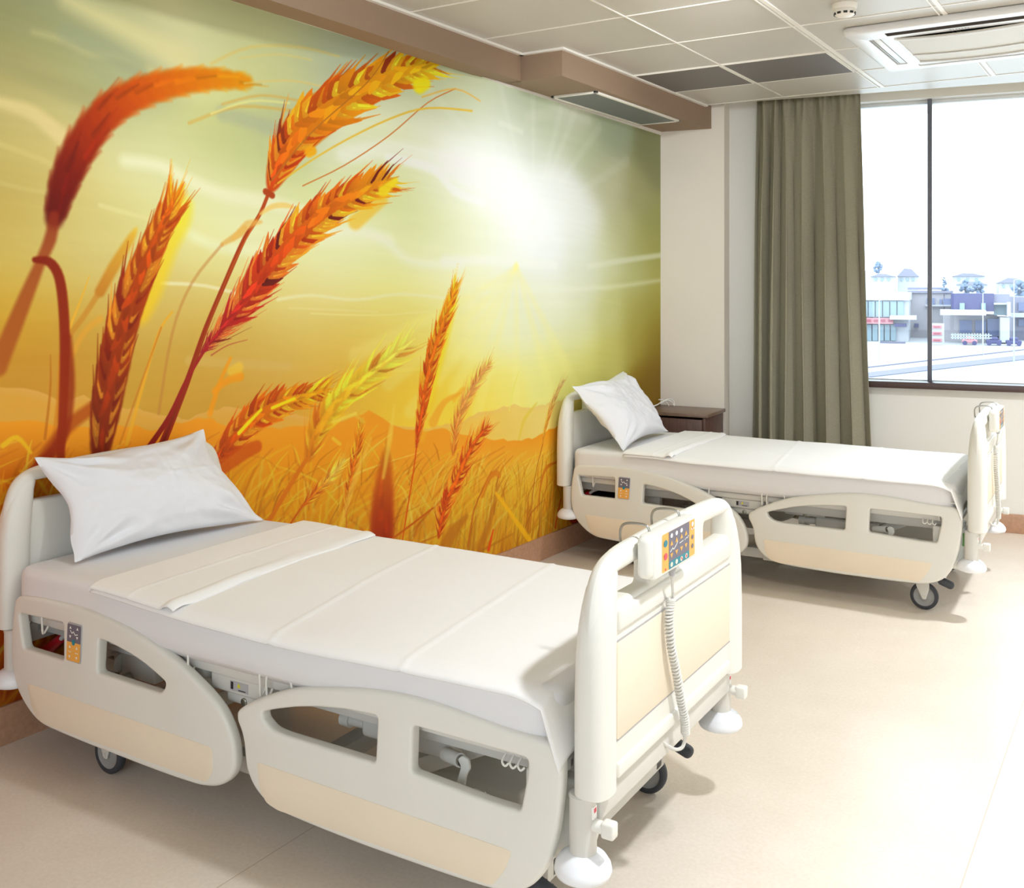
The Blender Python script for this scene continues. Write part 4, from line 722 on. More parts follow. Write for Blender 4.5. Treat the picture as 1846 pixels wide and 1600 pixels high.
    b_ = nb(); f2 = lambda u,v: (u,.0560,v); flat(b_, icon_tri(.866,.406,.012), f2); obj('yellow_triangle', b_, M_yel, sb, 0, False)
    b_ = nb(); flat(b_, rect(.835,.392,.845,.412), f2); flat(b_, rect(.864,.391,.892,.394), f2); obj('dark_pictogram', b_, M_black, sb, 0, False)
    bm = nb(); cyl(bm,(.872,.066,.358),(.872,.074,.358),.011,seg=18,bev=.003); obj('chrome_button', bm, M_chrome, sb, 40)
    # control box at the foot corner, socket panel facing out
    bm = nb()
    pb = rounded([(.075,.395),(.195,.395),(.195,.255),(.150,.205),(.075,.205)], .012, 4)
    b2 = slab(pb, [], .14, .006, 3); remap(b2, lambda u,v,d: (1.905-d,u,v)); merge(bm, b2); cb = obj('power_box', bm, M_wh, bed, 40)
    b_ = nb(); f3 = lambda u,v: (1.9058,u,v)
    flat(b_, circ(.158,.33,.006), f3); flat(b_, circ(.152,.305,.006), f3); flat(b_, circ(.138,.27,.012), f3); flat(b_, rect(.125,.30,.138,.318), f3); obj('socket_marks', b_, M_dgrey, cb, 0, False)
    b_ = nb(); flat(b_, rect(.155,.283,.166,.296), f3); obj('red_symbol', b_, M_pink, cb, 0, False)
    bm = nb(); tube(bm,[(1.895,.10,.37),(1.900,.07,.372),(1.903,.055,.352),(1.901,.06,.33),(1.895,.085,.32),(1.89,.11,.335)], .005, 8, 5); ec = obj('earth_cable', bm, M_green, bed, 50); ec['label'] = 'green and yellow earth cable'
    # castors
    for x, y, ang in ((1.728,.085,0),(1.728,2*YC-.085,.0),(.262,.105,0),(.262,2*YC-.105,0)):
        s = 1 if y < YC else -1
        c = empty('castor', (x,y,0), 0, bed)
        t = lathe(nb(), [(.046,-.013),(.056,-.014),(.0615,-.010),(.0625,0),(.0615,.010),(.056,.014),(.046,.013),(.046,-.013)], (0,0,.0625), 40, Matrix.Rotation(PI/2,4,'X'))
        obj('tyre', t, M_rub, c, 50)
        h = lathe(nb(), [(0,-.012),(.012,-.013),(.020,-.009),(.040,-.008),(.0465,-.012),(.0465,.012),(.040,.008),(.020,.009),(.012,.013),(0,.012)], (0,0,.0625), 40, Matrix.Rotation(PI/2,4,'X'))
        obj('hub', h, M_hub, c, 40)
        f = nb()
        fk = rounded([(-.006,.050),(.010,.050),(.024,.10),(.024,.135),(-.034,.135),(-.034,.112)], .006, 3)
        for yo in (-.021,.015):
            b2 = slab(fk, [], .006, .002, 2); remap(b2, lambda u,v,d: (u,yo+d,v)); merge(f, b2)
        box(f,(-.034,-.021,.128),(.024,.021,.142),.004); cyl(f,(-.005,0,.14),(-.005,0,.19),.018,seg=18); cyl(f,(0,-.024,.0625),(0,.024,.0625),.006,seg=12)
        obj('fork', f, M_met, c, 40)
    for y in (.055, 2*YC-.055):
        s = 1 if y < YC else -1
        bm = nb(); box(bm,(1.79,y-.020,.125),(1.862,y+.020,.160),.016,4,Matrix.Rotation(.35,4,'Y'))
        for k in range(3): box(bm,(1.802+.016*k,y-.019,.150-.006*k),(1.808+.016*k,y+.019,.163-.006*k),.002,2,Matrix.Rotation(.35,4,'Y'))
        pd = obj('brake_pedal', bm, M_rub, bed, 40)
        bm = nb(); cyl(bm,(1.745,y+s*.03,.165),(1.80,y,.148),.009,seg=12); obj('pedal_lever', bm, M_met, pd, 40)
    return bed

A1 = math.radians(1.4801); A2 = math.radians(1.6332); T2 = Vector((.333,3.032,0))
bed1 = make_bed(); bed1.rotation_euler.z = A1
tag(bed1, 'adjustable hospital bed nearest the camera, cut off by the bottom edge', 'bed', 'hospital beds')
bed2 = copy_tree(bed1); bed2.location = T2; bed2.rotation_euler.z = A2
tag(bed2, 'adjustable hospital bed farther away, standing in front of the green curtain', 'bed', 'hospital beds')

# ------------------------------------------------------------------ mattresses
def mattress(sag):
    x0, x1, y0, y1, zb, zt = -.092, 1.872, .012, .918, .455, .608
    prof = []; r = .034
    for k in range(7): a = PI/2*k/6; prof.append((r*(1-math.sin(a)), r*(1-math.cos(a))*.8))
    outer = rounded([(x0,y0),(x1,y0),(x1,y1),(x0,y1)], .07, 8)
    pts = []
    for i in range(len(outer)):
        a = Vector(outer[i]); c = Vector(outer[(i+1)%len(outer)]); n = max(1,int((c-a).length/.04))
        for k in range(n): pts.append(tuple(a.lerp(c,k/n)))
    bm = nb(); rings = []
    lev = [(.055,zb),(.02,zb+.003)]+[(o, zb+.02+d*.4) for o,d in ((.008,0),(.0,.02))]+[(0,.52),(0,zt-r*.8)]+[(r*(1-math.cos(a)), zt-r*.8*(1-math.sin(a))) for a in [PI/2*k/6 for k in range(1,7)]]
    for o, z in lev: rings.append([bm.verts.new((x,y,z)) for x,y in inset(pts,o)])
    n = len(pts)
    for A_, B_ in zip(rings[:-1], rings[1:]):
        for k in range(n): bm.faces.new([A_[k],A_[(k+1)%n],B_[(k+1)%n],B_[k]])
    bm.faces.new(rings[0][::-1])
    # top grid: shrink rings towards the middle
    last = inset(pts, lev[-1][0]); cx, cy = (x0+x1)/2, (y0+y1)/2; prev = rings[-1]
    for s in (.93,.85,.75,.62,.48,.34,.2,.08):
        ring = [bm.verts.new((cx+(x-cx)*s, cy+(y-cy)*s, zt)) for x,y in last]
        for k in range(n): bm.faces.new([prev[k],prev[(k+1)%n],ring[(k+1)%n],ring[k]])
        prev = ring
    bm.faces.new(prev)
    for v in bm.verts:
        x, y, z = v.co
        k = max(0,(z-.46)/.15); near = max(0,1-(y-.01)/.5)
        v.co.z -= k*sag*near*math.exp(-((x-1.0)/.55)**2)
        v.co.z += k*.006*math.exp(-((x-.35)/.2)**2)
        e = noise.noise(Vector((x*5,y*5,z*14)))*.0022+noise.noise(Vector((x*3+4,y*22,z*60)))*.0012*(1 if z < zt-.005 else .3)
        if y < .03 or y > .9: v.co.y += e*1.3
        else: v.co.z += e*.6
        if x < 0 or x > 1.8: v.co.x += e
    return bm
def place(o, which):
    o.location = (0,0,0) if which == 1 else T2; o.rotation_euler.z = A1 if which == 1 else A2; return o
def mattress_thing(which, sag, label):
    m = place(obj('mattress', mattress(sag), M_sheet, None, 60), which)
    return tag(m, label, 'mattress', 'mattresses under fitted sheets')
mattress_thing(1, .022, 'thick mattress in a white fitted sheet on the near bed')
mattress_thing(2, .002, 'thick mattress in a white fitted sheet on the far bed')

# ------------------------------------------------------------------ cream top sheets
def ridge(d, w): return math.exp(-(d/w)**2)
def sheet(which):
    x0n, x0f = (.322,.318) if which == 1 else (.236,.232)
    sag = .022 if which == 1 else .002
    xf = .675 if which == 1 else .505                      # near end of the turned-down part
    def zt(x, y):
        near = max(0,1-(y-.01)/.5)
        return .608-sag*near*math.exp(-((x-1.0)/.55)**2)+.006*math.exp(-((x-.35)/.2)**2)
    def base(x, y):
        z = zt(x,y)+.0045
        c = 0
        c += .0038*ridge(x-(1.045-.12*y/.9),.007)+.0032*ridge(x-(1.47-.09*y/.9),.007)
        c += .0038*ridge(y-.44-.02*math.sin(x*3),.007)*(1 if x > .7 else .3)
        c += .0015*noise.noise(Vector((x*6,y*6,which*3)))+.0025*noise.noise(Vector((x*2.2,y*3,which*5)))
        return z+c
    NU, NV = 190, 76
    Y0, Y1 = -.012, .905
    def f(u, v):
        y = Y0+(Y1-Y0)*v
        xs = x0n+(x0f-x0n)*v
        L = 1.842-xs+.125; s = u*L
        x = xs+s; XE = 1.842
        over = x-XE
        if over <= 0:
            z = base(x,y); xx = x
            fall = max(0,x-(XE-.07)); z -= fall*fall*2.0
        else:
            z = base(XE,y)-.0098-over*.97; xx = XE+.012+over*.30+.012*math.sin(v*9+which)*min(1,over*8)
        # near-side lip rolls over the mattress edge, foot corner hangs in a soft cone
        e = max(0, .035-y)
        lip = .018*(e/.047)**1.6
        z -= lip
        yy = y
        if over > -.1 and y < .15:
            k = min(1,max(0,(over+.1)/.2))*(1-y/.15 if y > 0 else 1); yy = y-.004*k; z -= .012*k*k; 
        return (xx, yy, z)
    me = grid_mesh('sheet', NU, NV, f)
    bm = nb(); bm.from_mesh(me); bpy.data.meshes.remove(me)
    # turned-down flap: second layer from the head edge to the fold line, with a rolled lip at its free edge
    def g(u, v):
        y = Y0+.003+(Y1-.006-Y0)*v
        xs = x0n-.008+(x0f-x0n)*v
        xe = xf+(-.018)*v+.006*math.sin(v*7+which)+.004*noise.noise(Vector((v*5,which,0)))
        t = u
        if t < .12:
            a = PI*(1-t/.12)*.5; x = xs+.006*(1-math.sin(PI/2-a)) if False else xs+.008*(1-math.cos(PI/2*(t/.12)))
            z = zt(x,y)+.002+.011*math.sin(PI/2*(t/.12))
        else:
            x = xs+.008+(xe-xs-.008)*(t-.12)/.88
            z = zt(x,y)+.013+.002*noise.noise(Vector((x*7,y*6,9)))+.003*noise.noise(Vector((x*3,y*3,which*7)))
            z += .0022*ridge(x-(xs+.17),.006)+.002*ridge(y-.44,.006)
            endk = max(0,(t-.86)/.14)
            z += .010*math.sin(PI*min(1,endk*1.0))*(.5+.5*math.sin(v*5+1.0)) - .006*endk**3
            if endk > 0 and v < .08: z += .012*endk*(1-v/.08)
        e = max(0,.035-y); z -= .016*(e/.047)**1.6
        return (x, y-.002, z)
    me = grid_mesh('flap', 70, NV, g)
    b2 = nb(); b2.from_mesh(me); bpy.data.meshes.remove(me); merge(bm, b2)
    return bm
for which, lab in ((1,'cream top sheet turned down below the pillow on the near bed'),(2,'cream top sheet turned down below the pillow on the far bed')):
    o = place(obj('top_sheet', sheet(which), M_blk, None, 70, False), which)
    so = o.modifiers.new('thick','SOLIDIFY'); so.thickness = .0035; so.offset = 0
    tag(o, lab, 'bed sheet', 'turned-down cream top sheets')

# ------------------------------------------------------------------ pillows
def pillow(which, C4, T, seed):
    BL, BR, TL, TR = [Vector(c) for c in C4]
    N1, N2 = 84, 60
    nrm = ((BR-BL).cross(TL-BL)).normalized()
    if nrm.x < 0: nrm = -nrm
    bm = nb(); lay = []
    for side in (1,-1):
        g = []
        for j in range(N2):
            row = []
            for i in range(N1):
                u = -1+2*i/(N1-1); v = -1+2*j/(N2-1)
                ku = 1-math.exp(-((abs(v)-1)/.16)**2); kv = 1-math.exp(-((abs(u)-1)/.13)**2)
                uu = u*(1-.050*(1-v*v)-.085*ku*(.6+.4*math.sin(v*4+seed))); vv = v*(1-.050*(1-u*u)-.09*kv*(.6+.4*math.sin(u*3+seed*2)))
                a = (uu+1)/2; c = (vv+1)/2
                p = BL.lerp(BR,a).lerp(TL.lerp(TR,a),c)
                h = max(0,(1-abs(u)**2.6))**.62*max(0,(1-abs(v)**2.4))**.62
                w = Vector((u*1.6,v*1.3,seed*3.1+side))
                wr = .022*noise.noise(w*1.1)+.007*noise.noise(w*3.0)+.0035*noise.noise(w*7.0)
                # gathers that radiate from the corners
                for cu, cv_ in ((-1,-1),(1,-1),(-1,1),(1,1)):
                    du = u-cu; dv = v-cv_; d = math.hypot(du,dv); an = math.atan2(dv,du)
                    wr += .013*math.sin(an*11+seed+cu*2)*math.exp(-((d-.42)/.30)**2)*min(1,d*3)
                edge = (1-h)
                th = T*h*(.62 if side > 0 else .38)
                p = p+nrm*side*th+nrm*(wr*min(1,h*1.8))*side
                p = p+nrm*.012*edge*math.sin(u*6+seed)*(.5+.5*v)+nrm*.010*math.sin(v*5+seed*2)*edge*(abs(u)**4)
                if side > 0 and which == 1: p += nrm*.004*ridge(u-.12-.05*v,.016)*h+nrm*.0035*ridge(v-.15,.016)*h*(1 if u > .1 else 0)
                if side > 0 and which == 2: p += nrm*.004*ridge(u+.05,.016)*h+nrm*.004*ridge(v-.2,.016)*h
                p.z = max(p.z, .617-.004 if v < -.9 else .616)
                row.append(bm.verts.new(p))
            g.append(row)
        for j in range(N2-1):
            for i in range(N1-1): bm.faces.new([g[j][i],g[j][i+1],g[j+1][i+1],g[j+1][i]])
    bmesh.ops.remove_doubles(bm, verts=bm.verts, dist=.0004)
    return bm
o = place(obj('pillow', pillow(1, [(.075,.115,.620),(.150,.870,.618),(-.105,.085,.936),(-.112,.800,.945)], .155, 1), M_pil, None, 80), 1)
tag(o, 'plump white pillow leaning on the near bed headboard', 'pillow', 'white pillows')
o = place(obj('pillow', pillow(2, [(.215,.030,.620),(.160,.800,.628),(-.085,.020,.958),(-.085,.690,.992)], .15, 4), M_pil, None, 80), 2)
tag(o, 'plump white pillow leaning on the far bed headboard', 'pillow', 'white pillows')

# ------------------------------------------------------------------ pendant control on the foot rail
def remote():
    r = empty('bed_remote')
    X0 = 1.984
    bm = slab(rounded([(.205,.828),(.470,.828),(.470,.930),(.205,.930)], .010, 4), [], .040, .006, 3)
    remap(bm, lambda u,v,d: (X0+.006+d,u,v))
    box(bm,(X0+.006,.188,.832),(X0+.042,.235,.928),.014,4)
    bd = obj('casing', bm, M_wh, r, 40)
    Y0, Y1, Z0, Z1 = .246,.452,.836,.924; XF = X0+.0464
    def P(name, m, polys, lift):
        b_ = nb()
        for pl in polys: flat(b_, [(Y0+(Y1-Y0)*a, Z0+(Z1-Z0)*c) for a,c in pl], lambda u,v: (XF+lift,u,v))
        return obj(name, b_, m, bd, 0, False)
    P('orange_panel', M_orange, [rounded(rect(0,0,1,1),.03,3)], 0)
    P('grey_panel', M_dgrey, [rect(.19,.20,.82,1)], .0004)
    P('teal_panel', M_teal, [rect(.19,0,.82,.20)], .0004)
    wp = [circ(.27,.87,.035,.06),circ(.42,.87,.035,.06),circ(.57,.87,.035,.06),circ(.92,.88,.035,.065)]
    b_ = nb(); g = lambda u,v: (XF+.0009, Y0+(Y1-Y0)*u, Z0+(Z1-Z0)*v)
    for pl in wp: flat(b_, pl, g)
    strip_quads(b_, [(.23,.45),(.30,.53),(.33,.47),(.43,.58),(.45,.63)], .010, g); strip_quads(b_, [(.51,.55),(.62,.57)], .009, g); strip_quads(b_, [(.67,.56),(.72,.60),(.75,.57),(.79,.63)], .008, g)
    strip_quads(b_, [(.89,.75),(.96,.75)], .02, g)
    obj('white_symbols', b_, M_iconw, bd, 0, False)
    tri = []
    for k, x in enumerate((.27,.42,.57,.71)):
        tri.append([(x-.042,.61+.02*k),(x+.042,.61+.02*k),(x,.74+.02*k)]); tri.append([(x-.042,.40+.015*k),(x+.042,.40+.015*k),(x,.27+.015*k)])
    P('arrow_keys', M_orange, tri, .0009)
    P('cream_keys', M_cream, [circ(.27,.10,.037,.065),circ(.42,.10,.037,.065),circ(.57,.10,.037,.065),circ(.72,.10,.037,.065)], .0009)
    P('teal_key', M_teal, [circ(.095,.74,.055,.095)], .0009)
    P('pink_key', M_pink, [circ(.095,.40,.05,.09),[(.55,.13),(.56,.16),(.60,.07),(.59,.04)],circ(.72,.10,.022,.04),circ(.09,.06,.02,.03),circ(.92,.76,.015,.02)], .0013)
    P('grey_key', M_dgrey, [circ(.92,.52,.032,.065),circ(.92,.27,.032,.065)], .0009)
    for y in (.245,.430):
        bm = nb(); tube(bm, [(X0+.014,y,.925),(X0+.014,y,.934),(X0+.006,y,.943),(X0-.022,y,.9445),(X0-.048,y,.940),(X0-.0585,y,.926),(X0-.0590,y,.900),(X0-.057,y,.888)], .0032, 8, 6)
        hk = obj('hanging_hook', bm, M_chrome, r, 50)
    # strain relief and curly cable
    bm = nb(); cyl(bm,(X0+.03,.345,.829),(X0+.03,.345,.806),.011,.007,seg=14); obj('cable_plug', bm, M_label, r, 40)
    bm = nb(); tube(bm,[(X0+.03,.345,.808),(X0+.028,.352,.785),(X0+.024,.365,.760),(X0+.022,.372,.742)], .0038, 8, 6)
    n = 46; path = crom([(X0+.022,.360,.745),(X0+.020,.352,.700),(X0+.020,.365,.630),(X0+.022,.392,.56),(X0+.022,.418,.49),(X0+.024,.440,.43),(X0+.022,.452,.385)], 10)
    tot = len(path)-1; pts = []
    for k in range(n*10+1):
        t = k/(n*10); i = min(int(t*tot),tot-1); p = path[i].lerp(path[i+1], t*tot-i); d = (path[i+1]-path[i]).normalized(); u = d.cross(Vector((1,0,0))).normalized(); w = d.cross(u); a = 2*PI*k/10
        pts.append(p+(u*math.cos(a)+w*math.sin(a))*.0085)
    tube(bm, pts, .0036, 6, 0)
    tube(bm,[pts[-1],(X0+.021,.452,.372),(X0+.016,.446,.352),(X0+.004,.430,.350),(X0-.01,.405,.368),(X0-.018,.385,.385),(X0-.03,.36,.39)], .0045, 8, 6)
    obj('coiled_cable', bm, M_gray_cable, r, 50)
    return r
r1 = remote(); r1.rotation_euler.z = A1; tag(r1, 'bed remote with colourful keys hooked over the near bed footboard', 'remote control', 'bed remotes')
r2 = copy_tree(r1); r2.location = T2; r2.rotation_euler.z = A2; tag(r2, 'bed remote seen edge-on, hooked over the far bed footboard', 'remote control', 'bed remotes')

# ------------------------------------------------------------------ nightstand and cable
M_wood = mat('dark_walnut_laminate', (92,64,54), .42, var=.28, vscale=22, stretch=(12,1,.6) )
M_woodt = mat('walnut_laminate_top', (122,98,82), .35, var=.1, vscale=22, stretch=(.6,6,1))
ns = empty('nightstand', (.350,4.345,0), math.radians(4))
bm = nb(); box(bm,(-.215,-.205,.03),(-.197,.17,.68),.001); box(bm,(.197,-.205,.03),(.215,.17,.68),.001); box(bm,(-.2,.155,.03),(.2,.17,.68)); box(bm,(-.2,-.19,.03),(.2,.16,.05)); obj('cabinet_body', bm, M_wood, ns, 30)
bm = nb(); box(bm,(-.225,-.215,.682),(.232,.172,.704),.003); obj('top_board', bm, M_woodt, ns, 30)
bm = nb(); box(bm,(-.194,-.206,.06),(.194,-.188,.668),.002); obj('front_panel', bm, M_wood, ns, 30)
for x,y in ((-.18,-.17),(.18,-.17),(-.18,.13),(.18,.13)):
    bm = nb(); cyl(bm,(x,y,0),(x,y,.031),.015,seg=14); obj('foot', bm, M_black, ns, 30)
tag(ns, 'dark walnut bedside cabinet in the corner behind the far bed', 'bedside cabinet')
bm = nb()
tube(bm,[(.122,4.30,.708),(.14,4.38,.712),(.16,4.44,.735),(.20,4.47,.752),(.235,4.46,.735),(.245,4.44,.709)],.0035,8,6)
tube(bm,[(.125,4.36,.708),(.15,4.42,.722),(.185,4.46,.742),(.22,4.47,.728),(.23,4.46,.709)],.0035,8,6)
tube(bm,[(.13,4.44,.745),(.16,4.46,.742),(.19,4.455,.72),(.205,4.44,.709)],.0035,8,6)
tag(obj('loose_cable', bm, M_iconw, None, 50), 'thin white cable looped on the bedside cabinet top', 'cable')

# ------------------------------------------------------------------ curtain
def curtain_mat():
    m = mat('olive_grey_woven_curtain', (152,147,127), .9, bump=.3, bscale=900, var=.09, vscale=60, stretch=(1,1,6), spec=.15)
    return m
def curtain():
    NU, NV = 420, 60
    folds = [0,.045,.10,.15,.20,.26,.33,.40,.50,.60,.70,.80,.90,1.0]
    s0t, s1t, s0b, s1b = -1.475+.0, -.84, -1.51, -.752
    ph = np.interp(np.linspace(0,1,NU), folds, [i*PI for i in range(len(folds))])
    def f(u, v):
        k = int(round(u*(NU-1))); z = .015+(2.735-.015)*v; w = 1-v
        s0 = s0t+(s0b-s0t)*min(1,w*1.2); s1 = s1t+(s1b-s1t)*w
        a = .018+.030*min(1,w*2.2)
        p = ph[k]; tp = max(0,(v-.93)/.07)
        n = -.14+a*math.sin(p)*(1+.25*math.sin(u*13))+.010*tp*math.sin(u*90)+.006*noise.noise(Vector((u*9,v*3,1)))
        s = s0+(s1-s0)*u+.016*math.sin(p*2)*min(1,w*2)+.004*math.sin(v*6+u*15)
        return W(s, n, z)
    return grid_mesh('curtain', NU, NV, f)
c = obj('curtain', curtain(), curtain_mat(), None, 180)
c.modifiers.new('thick','SOLIDIFY').thickness = .003
tag(c, 'long pleated olive-grey curtain drawn aside beside the window', 'curtain')

# ------------------------------------------------------------------ ceiling fittings
M_dark = mat('grey_metal_mesh_panel', (112,106,104), .45, bump=.4, bscale=1500)
for (x0,x1,y0,y1), lab in (((.478,.978,3.352,3.912),'dark grey ceiling panel beside the taupe soffit'),((.997,1.552,3.352,3.912),'dark grey ceiling panel nearer the air conditioner')):
    t = empty('ceiling_panel', ((x0+x1)/2,(y0+y1)/2,ZC)); hx, hy = (x1-x0)/2, (y1-y0)/2
    bm = nb(); box(bm,(-hx,-hy,-.006),(hx,hy,.001)); obj('mesh_panel', bm, M_dark, t, 0)
    bm = nb()
    for lo, hi in (((-hx-.004,-hy-.004),(hx+.004,-hy+.004)),((-hx-.004,hy-.004),(hx+.004,hy+.004)),((-hx-.004,-hy),(-hx+.004,hy)),((hx-.004,-hy),(hx+.004,hy))): box(bm,(lo[0],lo[1],-.008),(hi[0],hi[1],.001))
    obj('panel_frame', bm, M_trim, t, 0)
    tag(t, lab, 'ceiling panel', 'dark ceiling panels')
vt = empty('ceiling_vent', (.282,3.56,ZB))
M_grille = mat('grey_vent_grille', (128,132,130), .5)
bm = nb(); box(bm,(-.125,-.545,-.004),(.125,.545,.0)); obj('vent_backing', bm, M_dkmet, vt, 0)
bm = nb()
for k in range(26): box(bm,(-.122+.0096*k,-.545,-.009),(-.122+.0096*k+.0066,.545,-.003))
obj('vent_slats', bm, M_grille, vt, 0)
bm = nb()
for lo, hi in (((-.142,-.565),(.142,-.545)),((-.142,.545),(.142,.565)),((-.142,-.565),(-.122,.565)),((.122,-.565),(.142,.565))): box(bm,(lo[0],lo[1],-.012),(hi[0],hi[1],0),.002)
obj('vent_frame', bm, M_trim, vt, 30); tag(vt, 'long grey air vent with white frame under the taupe soffit', 'air vent')
# smoke detector
sd = empty('smoke_detector', (1.857,2.535,ZC))
bm = lathe(nb(), [(0,0),(.052,0),(.052,-.014),(.047,-.022),(0,-.022)], (0,0,0), 36); obj('mounting_base', bm, M_trim, sd, 40)
bm = lathe(nb(), [(0,-.022),(.044,-.022),(.046,-.030),(.042,-.044),(.030,-.052),(0,-.055)], (0,0,0), 36); hd = obj('sensor_head', bm, M_trim, sd, 40)
bm = nb()
for k in range(10):
    a = 2*PI*k/10; R_ = Matrix.Rotation(a,4,'Z'); b2 = nb(); box(b2,(.036,-.008,-.0455),(.0445,.008,-.037)); merge(bm, b2, R_)
obj('smoke_slots', bm, M_black, hd, 0); tag(sd, 'small round smoke detector on the ceiling at the top edge', 'smoke detector')
# air conditioner cassette
ac = empty('air_conditioner', (2.225,3.41,ZC))
M_ac = mat('white_ac_plastic', (226,226,226), .35)
H = .485
def sqr(h, r, n=6): return rounded([(-h,-h),(h,-h),(h,h),(-h,h)], r, n)
slots = []
for k in range(4):
    a = k*PI/2; c_, s_ = math.cos(a), math.sin(a)
    q = [(-.31,-.405),(.31,-.405),(.31,-.352),(-.31,-.352)]
    slots.append(rounded([(x*c_-y*s_, x*s_+y*c_) for x,y in q], .006, 2))
bm = slab(sqr(H,.045), slots+[rounded([(-.29,-.29),(.29,-.29),(.29,.29),(-.29,.29)],.03,4)], .034, .012, 3, .003)
remap(bm, lambda u,v,d: (u,v,-d)); obj('cassette_panel', bm, M_ac, ac, 40)
bm = nb(); box(bm,(-.45,-.45,-.004),(.45,.45,.0)); obj('cassette_body', bm, M_dkmet, ac, 0)
bm = nb(); box(bm,(-.3095,-.4045,-.0345),(.3095,-.3525,-.027)); obj('outlet_shade_plate', bm, mat('outlet_shade_dark', (70,64,60), 1, spec=0), ac, 0)  # flush plate; its dark colour paints the shade inside the near slot
for k in range(4):
    a = k*PI/2; b2 = nb()
    tube_pts = None
    if k: box(b2,(-.305,-.392,-.030),(.305,-.388,-.004))
    box(b2,(-.305,-.398,-.030),(.305,-.358,-.026),.001) if k else box(b2,(-.305,-.353,-.036),(.305,-.350,-.030),.001)
    bmesh.ops.transform(b2, matrix=Matrix.Rotation(a,4,'Z'), verts=b2.verts); obj('air_flap', b2, M_ac, ac, 30)
def acg(u, v):
    x = -.292+.584*u; y = -.292+.584*v; e = (1-(2*u-1)**2)
    return (x, y, -.036-.010*e*(1-(2*v-1)**2)**.5 if False else -.0335-.010*e)
me = grid_mesh('grille', 60, 60, acg)
M_acg = mat('intake_grille', (214,208,196), .5, bump=.6, bscale=700)
obj('intake_grille', me, M_acg, ac, 60)
bm = nb()
for x in (-.275,.10,.275): tube(bm, [(x if False else -.285+.57*t, x, -.036-.010*(1-(2*t-1)**2)-.002) for t in [i/14 for i in range(15)]], .0045 if abs(x) < .2 else .006, 6, 0)
for y in (-.288,.288): cyl(bm,(y,-.288,-.035),(y,.288,-.035),.006,seg=8)
obj('grille_ribs', bm, M_ac, ac, 50)
bm = nb()
for k, w in enumerate((.008,.005,.008,.007,.007,.008,.006)): flat(bm, rect(-.045+.0125*k,-.327,-.045+.0125*k+w,-.317), lambda u,v: (u,v,-.0346))
obj('maker_lettering', bm, mat('lettering_blue_grey', (110,120,150), .5), ac, 0, False)
tag(ac, 'square white ceiling cassette air conditioner near the window', 'air conditioner')

# ------------------------------------------------------------------ the town outside the window
FW = Vector((math.sin(YAW), math.cos(YAW), 0)); RT = Vector((math.cos(YAW), -math.sin(YAW), 0)); GZ = -6.2
ORI = Vector((CAM.x, CAM.y, 0)); BETA = math.atan(767/F); RZ = -YAW-BETA; ORI.z = 0
def street(o): o.location = ORI; o.rotation_euler.z = RZ; return o      # street grid: x along the quay, y away from the hospital
S1 = 158/F; HOR = 520.06; EZ = CAM.z
def xs(px, d=158): return d*math.tan(math.atan((px-923)/F)-BETA)
def zs(py, d=158, px=1700):
    th = math.atan((px-923)/F); return EZ-(py-HOR)*d*math.cos(th)/math.cos(th-BETA)/F
def gp(px, py):          # a point on the outside ground, in street coordinates
    w_ = 7.693*F/(py-HOR); r_ = (px-923)*w_/F; return (r_*math.cos(BETA)-w_*math.sin(BETA), r_*math.sin(BETA)+w_*math.cos(BETA))
def ext(name, rgb, rough=.8): return mat('outside_'+name, rgb, rough)
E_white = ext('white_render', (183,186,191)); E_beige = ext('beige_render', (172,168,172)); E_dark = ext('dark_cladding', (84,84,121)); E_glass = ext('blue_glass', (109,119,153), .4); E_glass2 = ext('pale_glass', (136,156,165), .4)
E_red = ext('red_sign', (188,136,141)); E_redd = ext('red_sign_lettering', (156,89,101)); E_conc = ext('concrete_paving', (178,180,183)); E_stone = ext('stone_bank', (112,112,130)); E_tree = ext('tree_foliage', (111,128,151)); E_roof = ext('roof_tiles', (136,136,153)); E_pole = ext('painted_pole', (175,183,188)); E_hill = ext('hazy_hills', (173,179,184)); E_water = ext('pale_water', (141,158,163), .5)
def ebox(bm, px0, px1, py0, py1, d=158, dep=10):
    pm = min(max((px0+px1)/2,1560),1850); box(bm, (xs(px0,d), d, zs(py1,d,pm)), (xs(px1,d), d+dep, zs(py0,d,pm)))
GY = HOR+7.693*F/145
def building(name, label, parts):
    r = street(empty('building')); 
    r.name = 'building'
    for pn, m, boxes in parts:
        bm = nb()
        for q in boxes: ebox(bm, *q)
        obj(pn, bm, m, r, 0)
    tag(r, label, 'building'); return r
b = nb(); box(b,(-160,60,GZ-.4),(420,900,GZ)); o = street(struct('ground_outside', b, E_conc))
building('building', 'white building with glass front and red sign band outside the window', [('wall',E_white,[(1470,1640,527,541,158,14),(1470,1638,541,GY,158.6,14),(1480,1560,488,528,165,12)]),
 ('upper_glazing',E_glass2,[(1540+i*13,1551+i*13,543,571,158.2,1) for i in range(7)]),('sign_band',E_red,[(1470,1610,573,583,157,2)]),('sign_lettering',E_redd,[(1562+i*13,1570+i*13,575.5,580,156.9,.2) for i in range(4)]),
 ('lower_glazing',E_glass2,[(1562+i*11,1571+i*11,585,614,158.2,1) for i in range(5)]),('ledge',E_white,[(1604,1652,569,576,156,3)]),('garden_wall',E_stone,[(1586,1632,616,633,152,1)])])
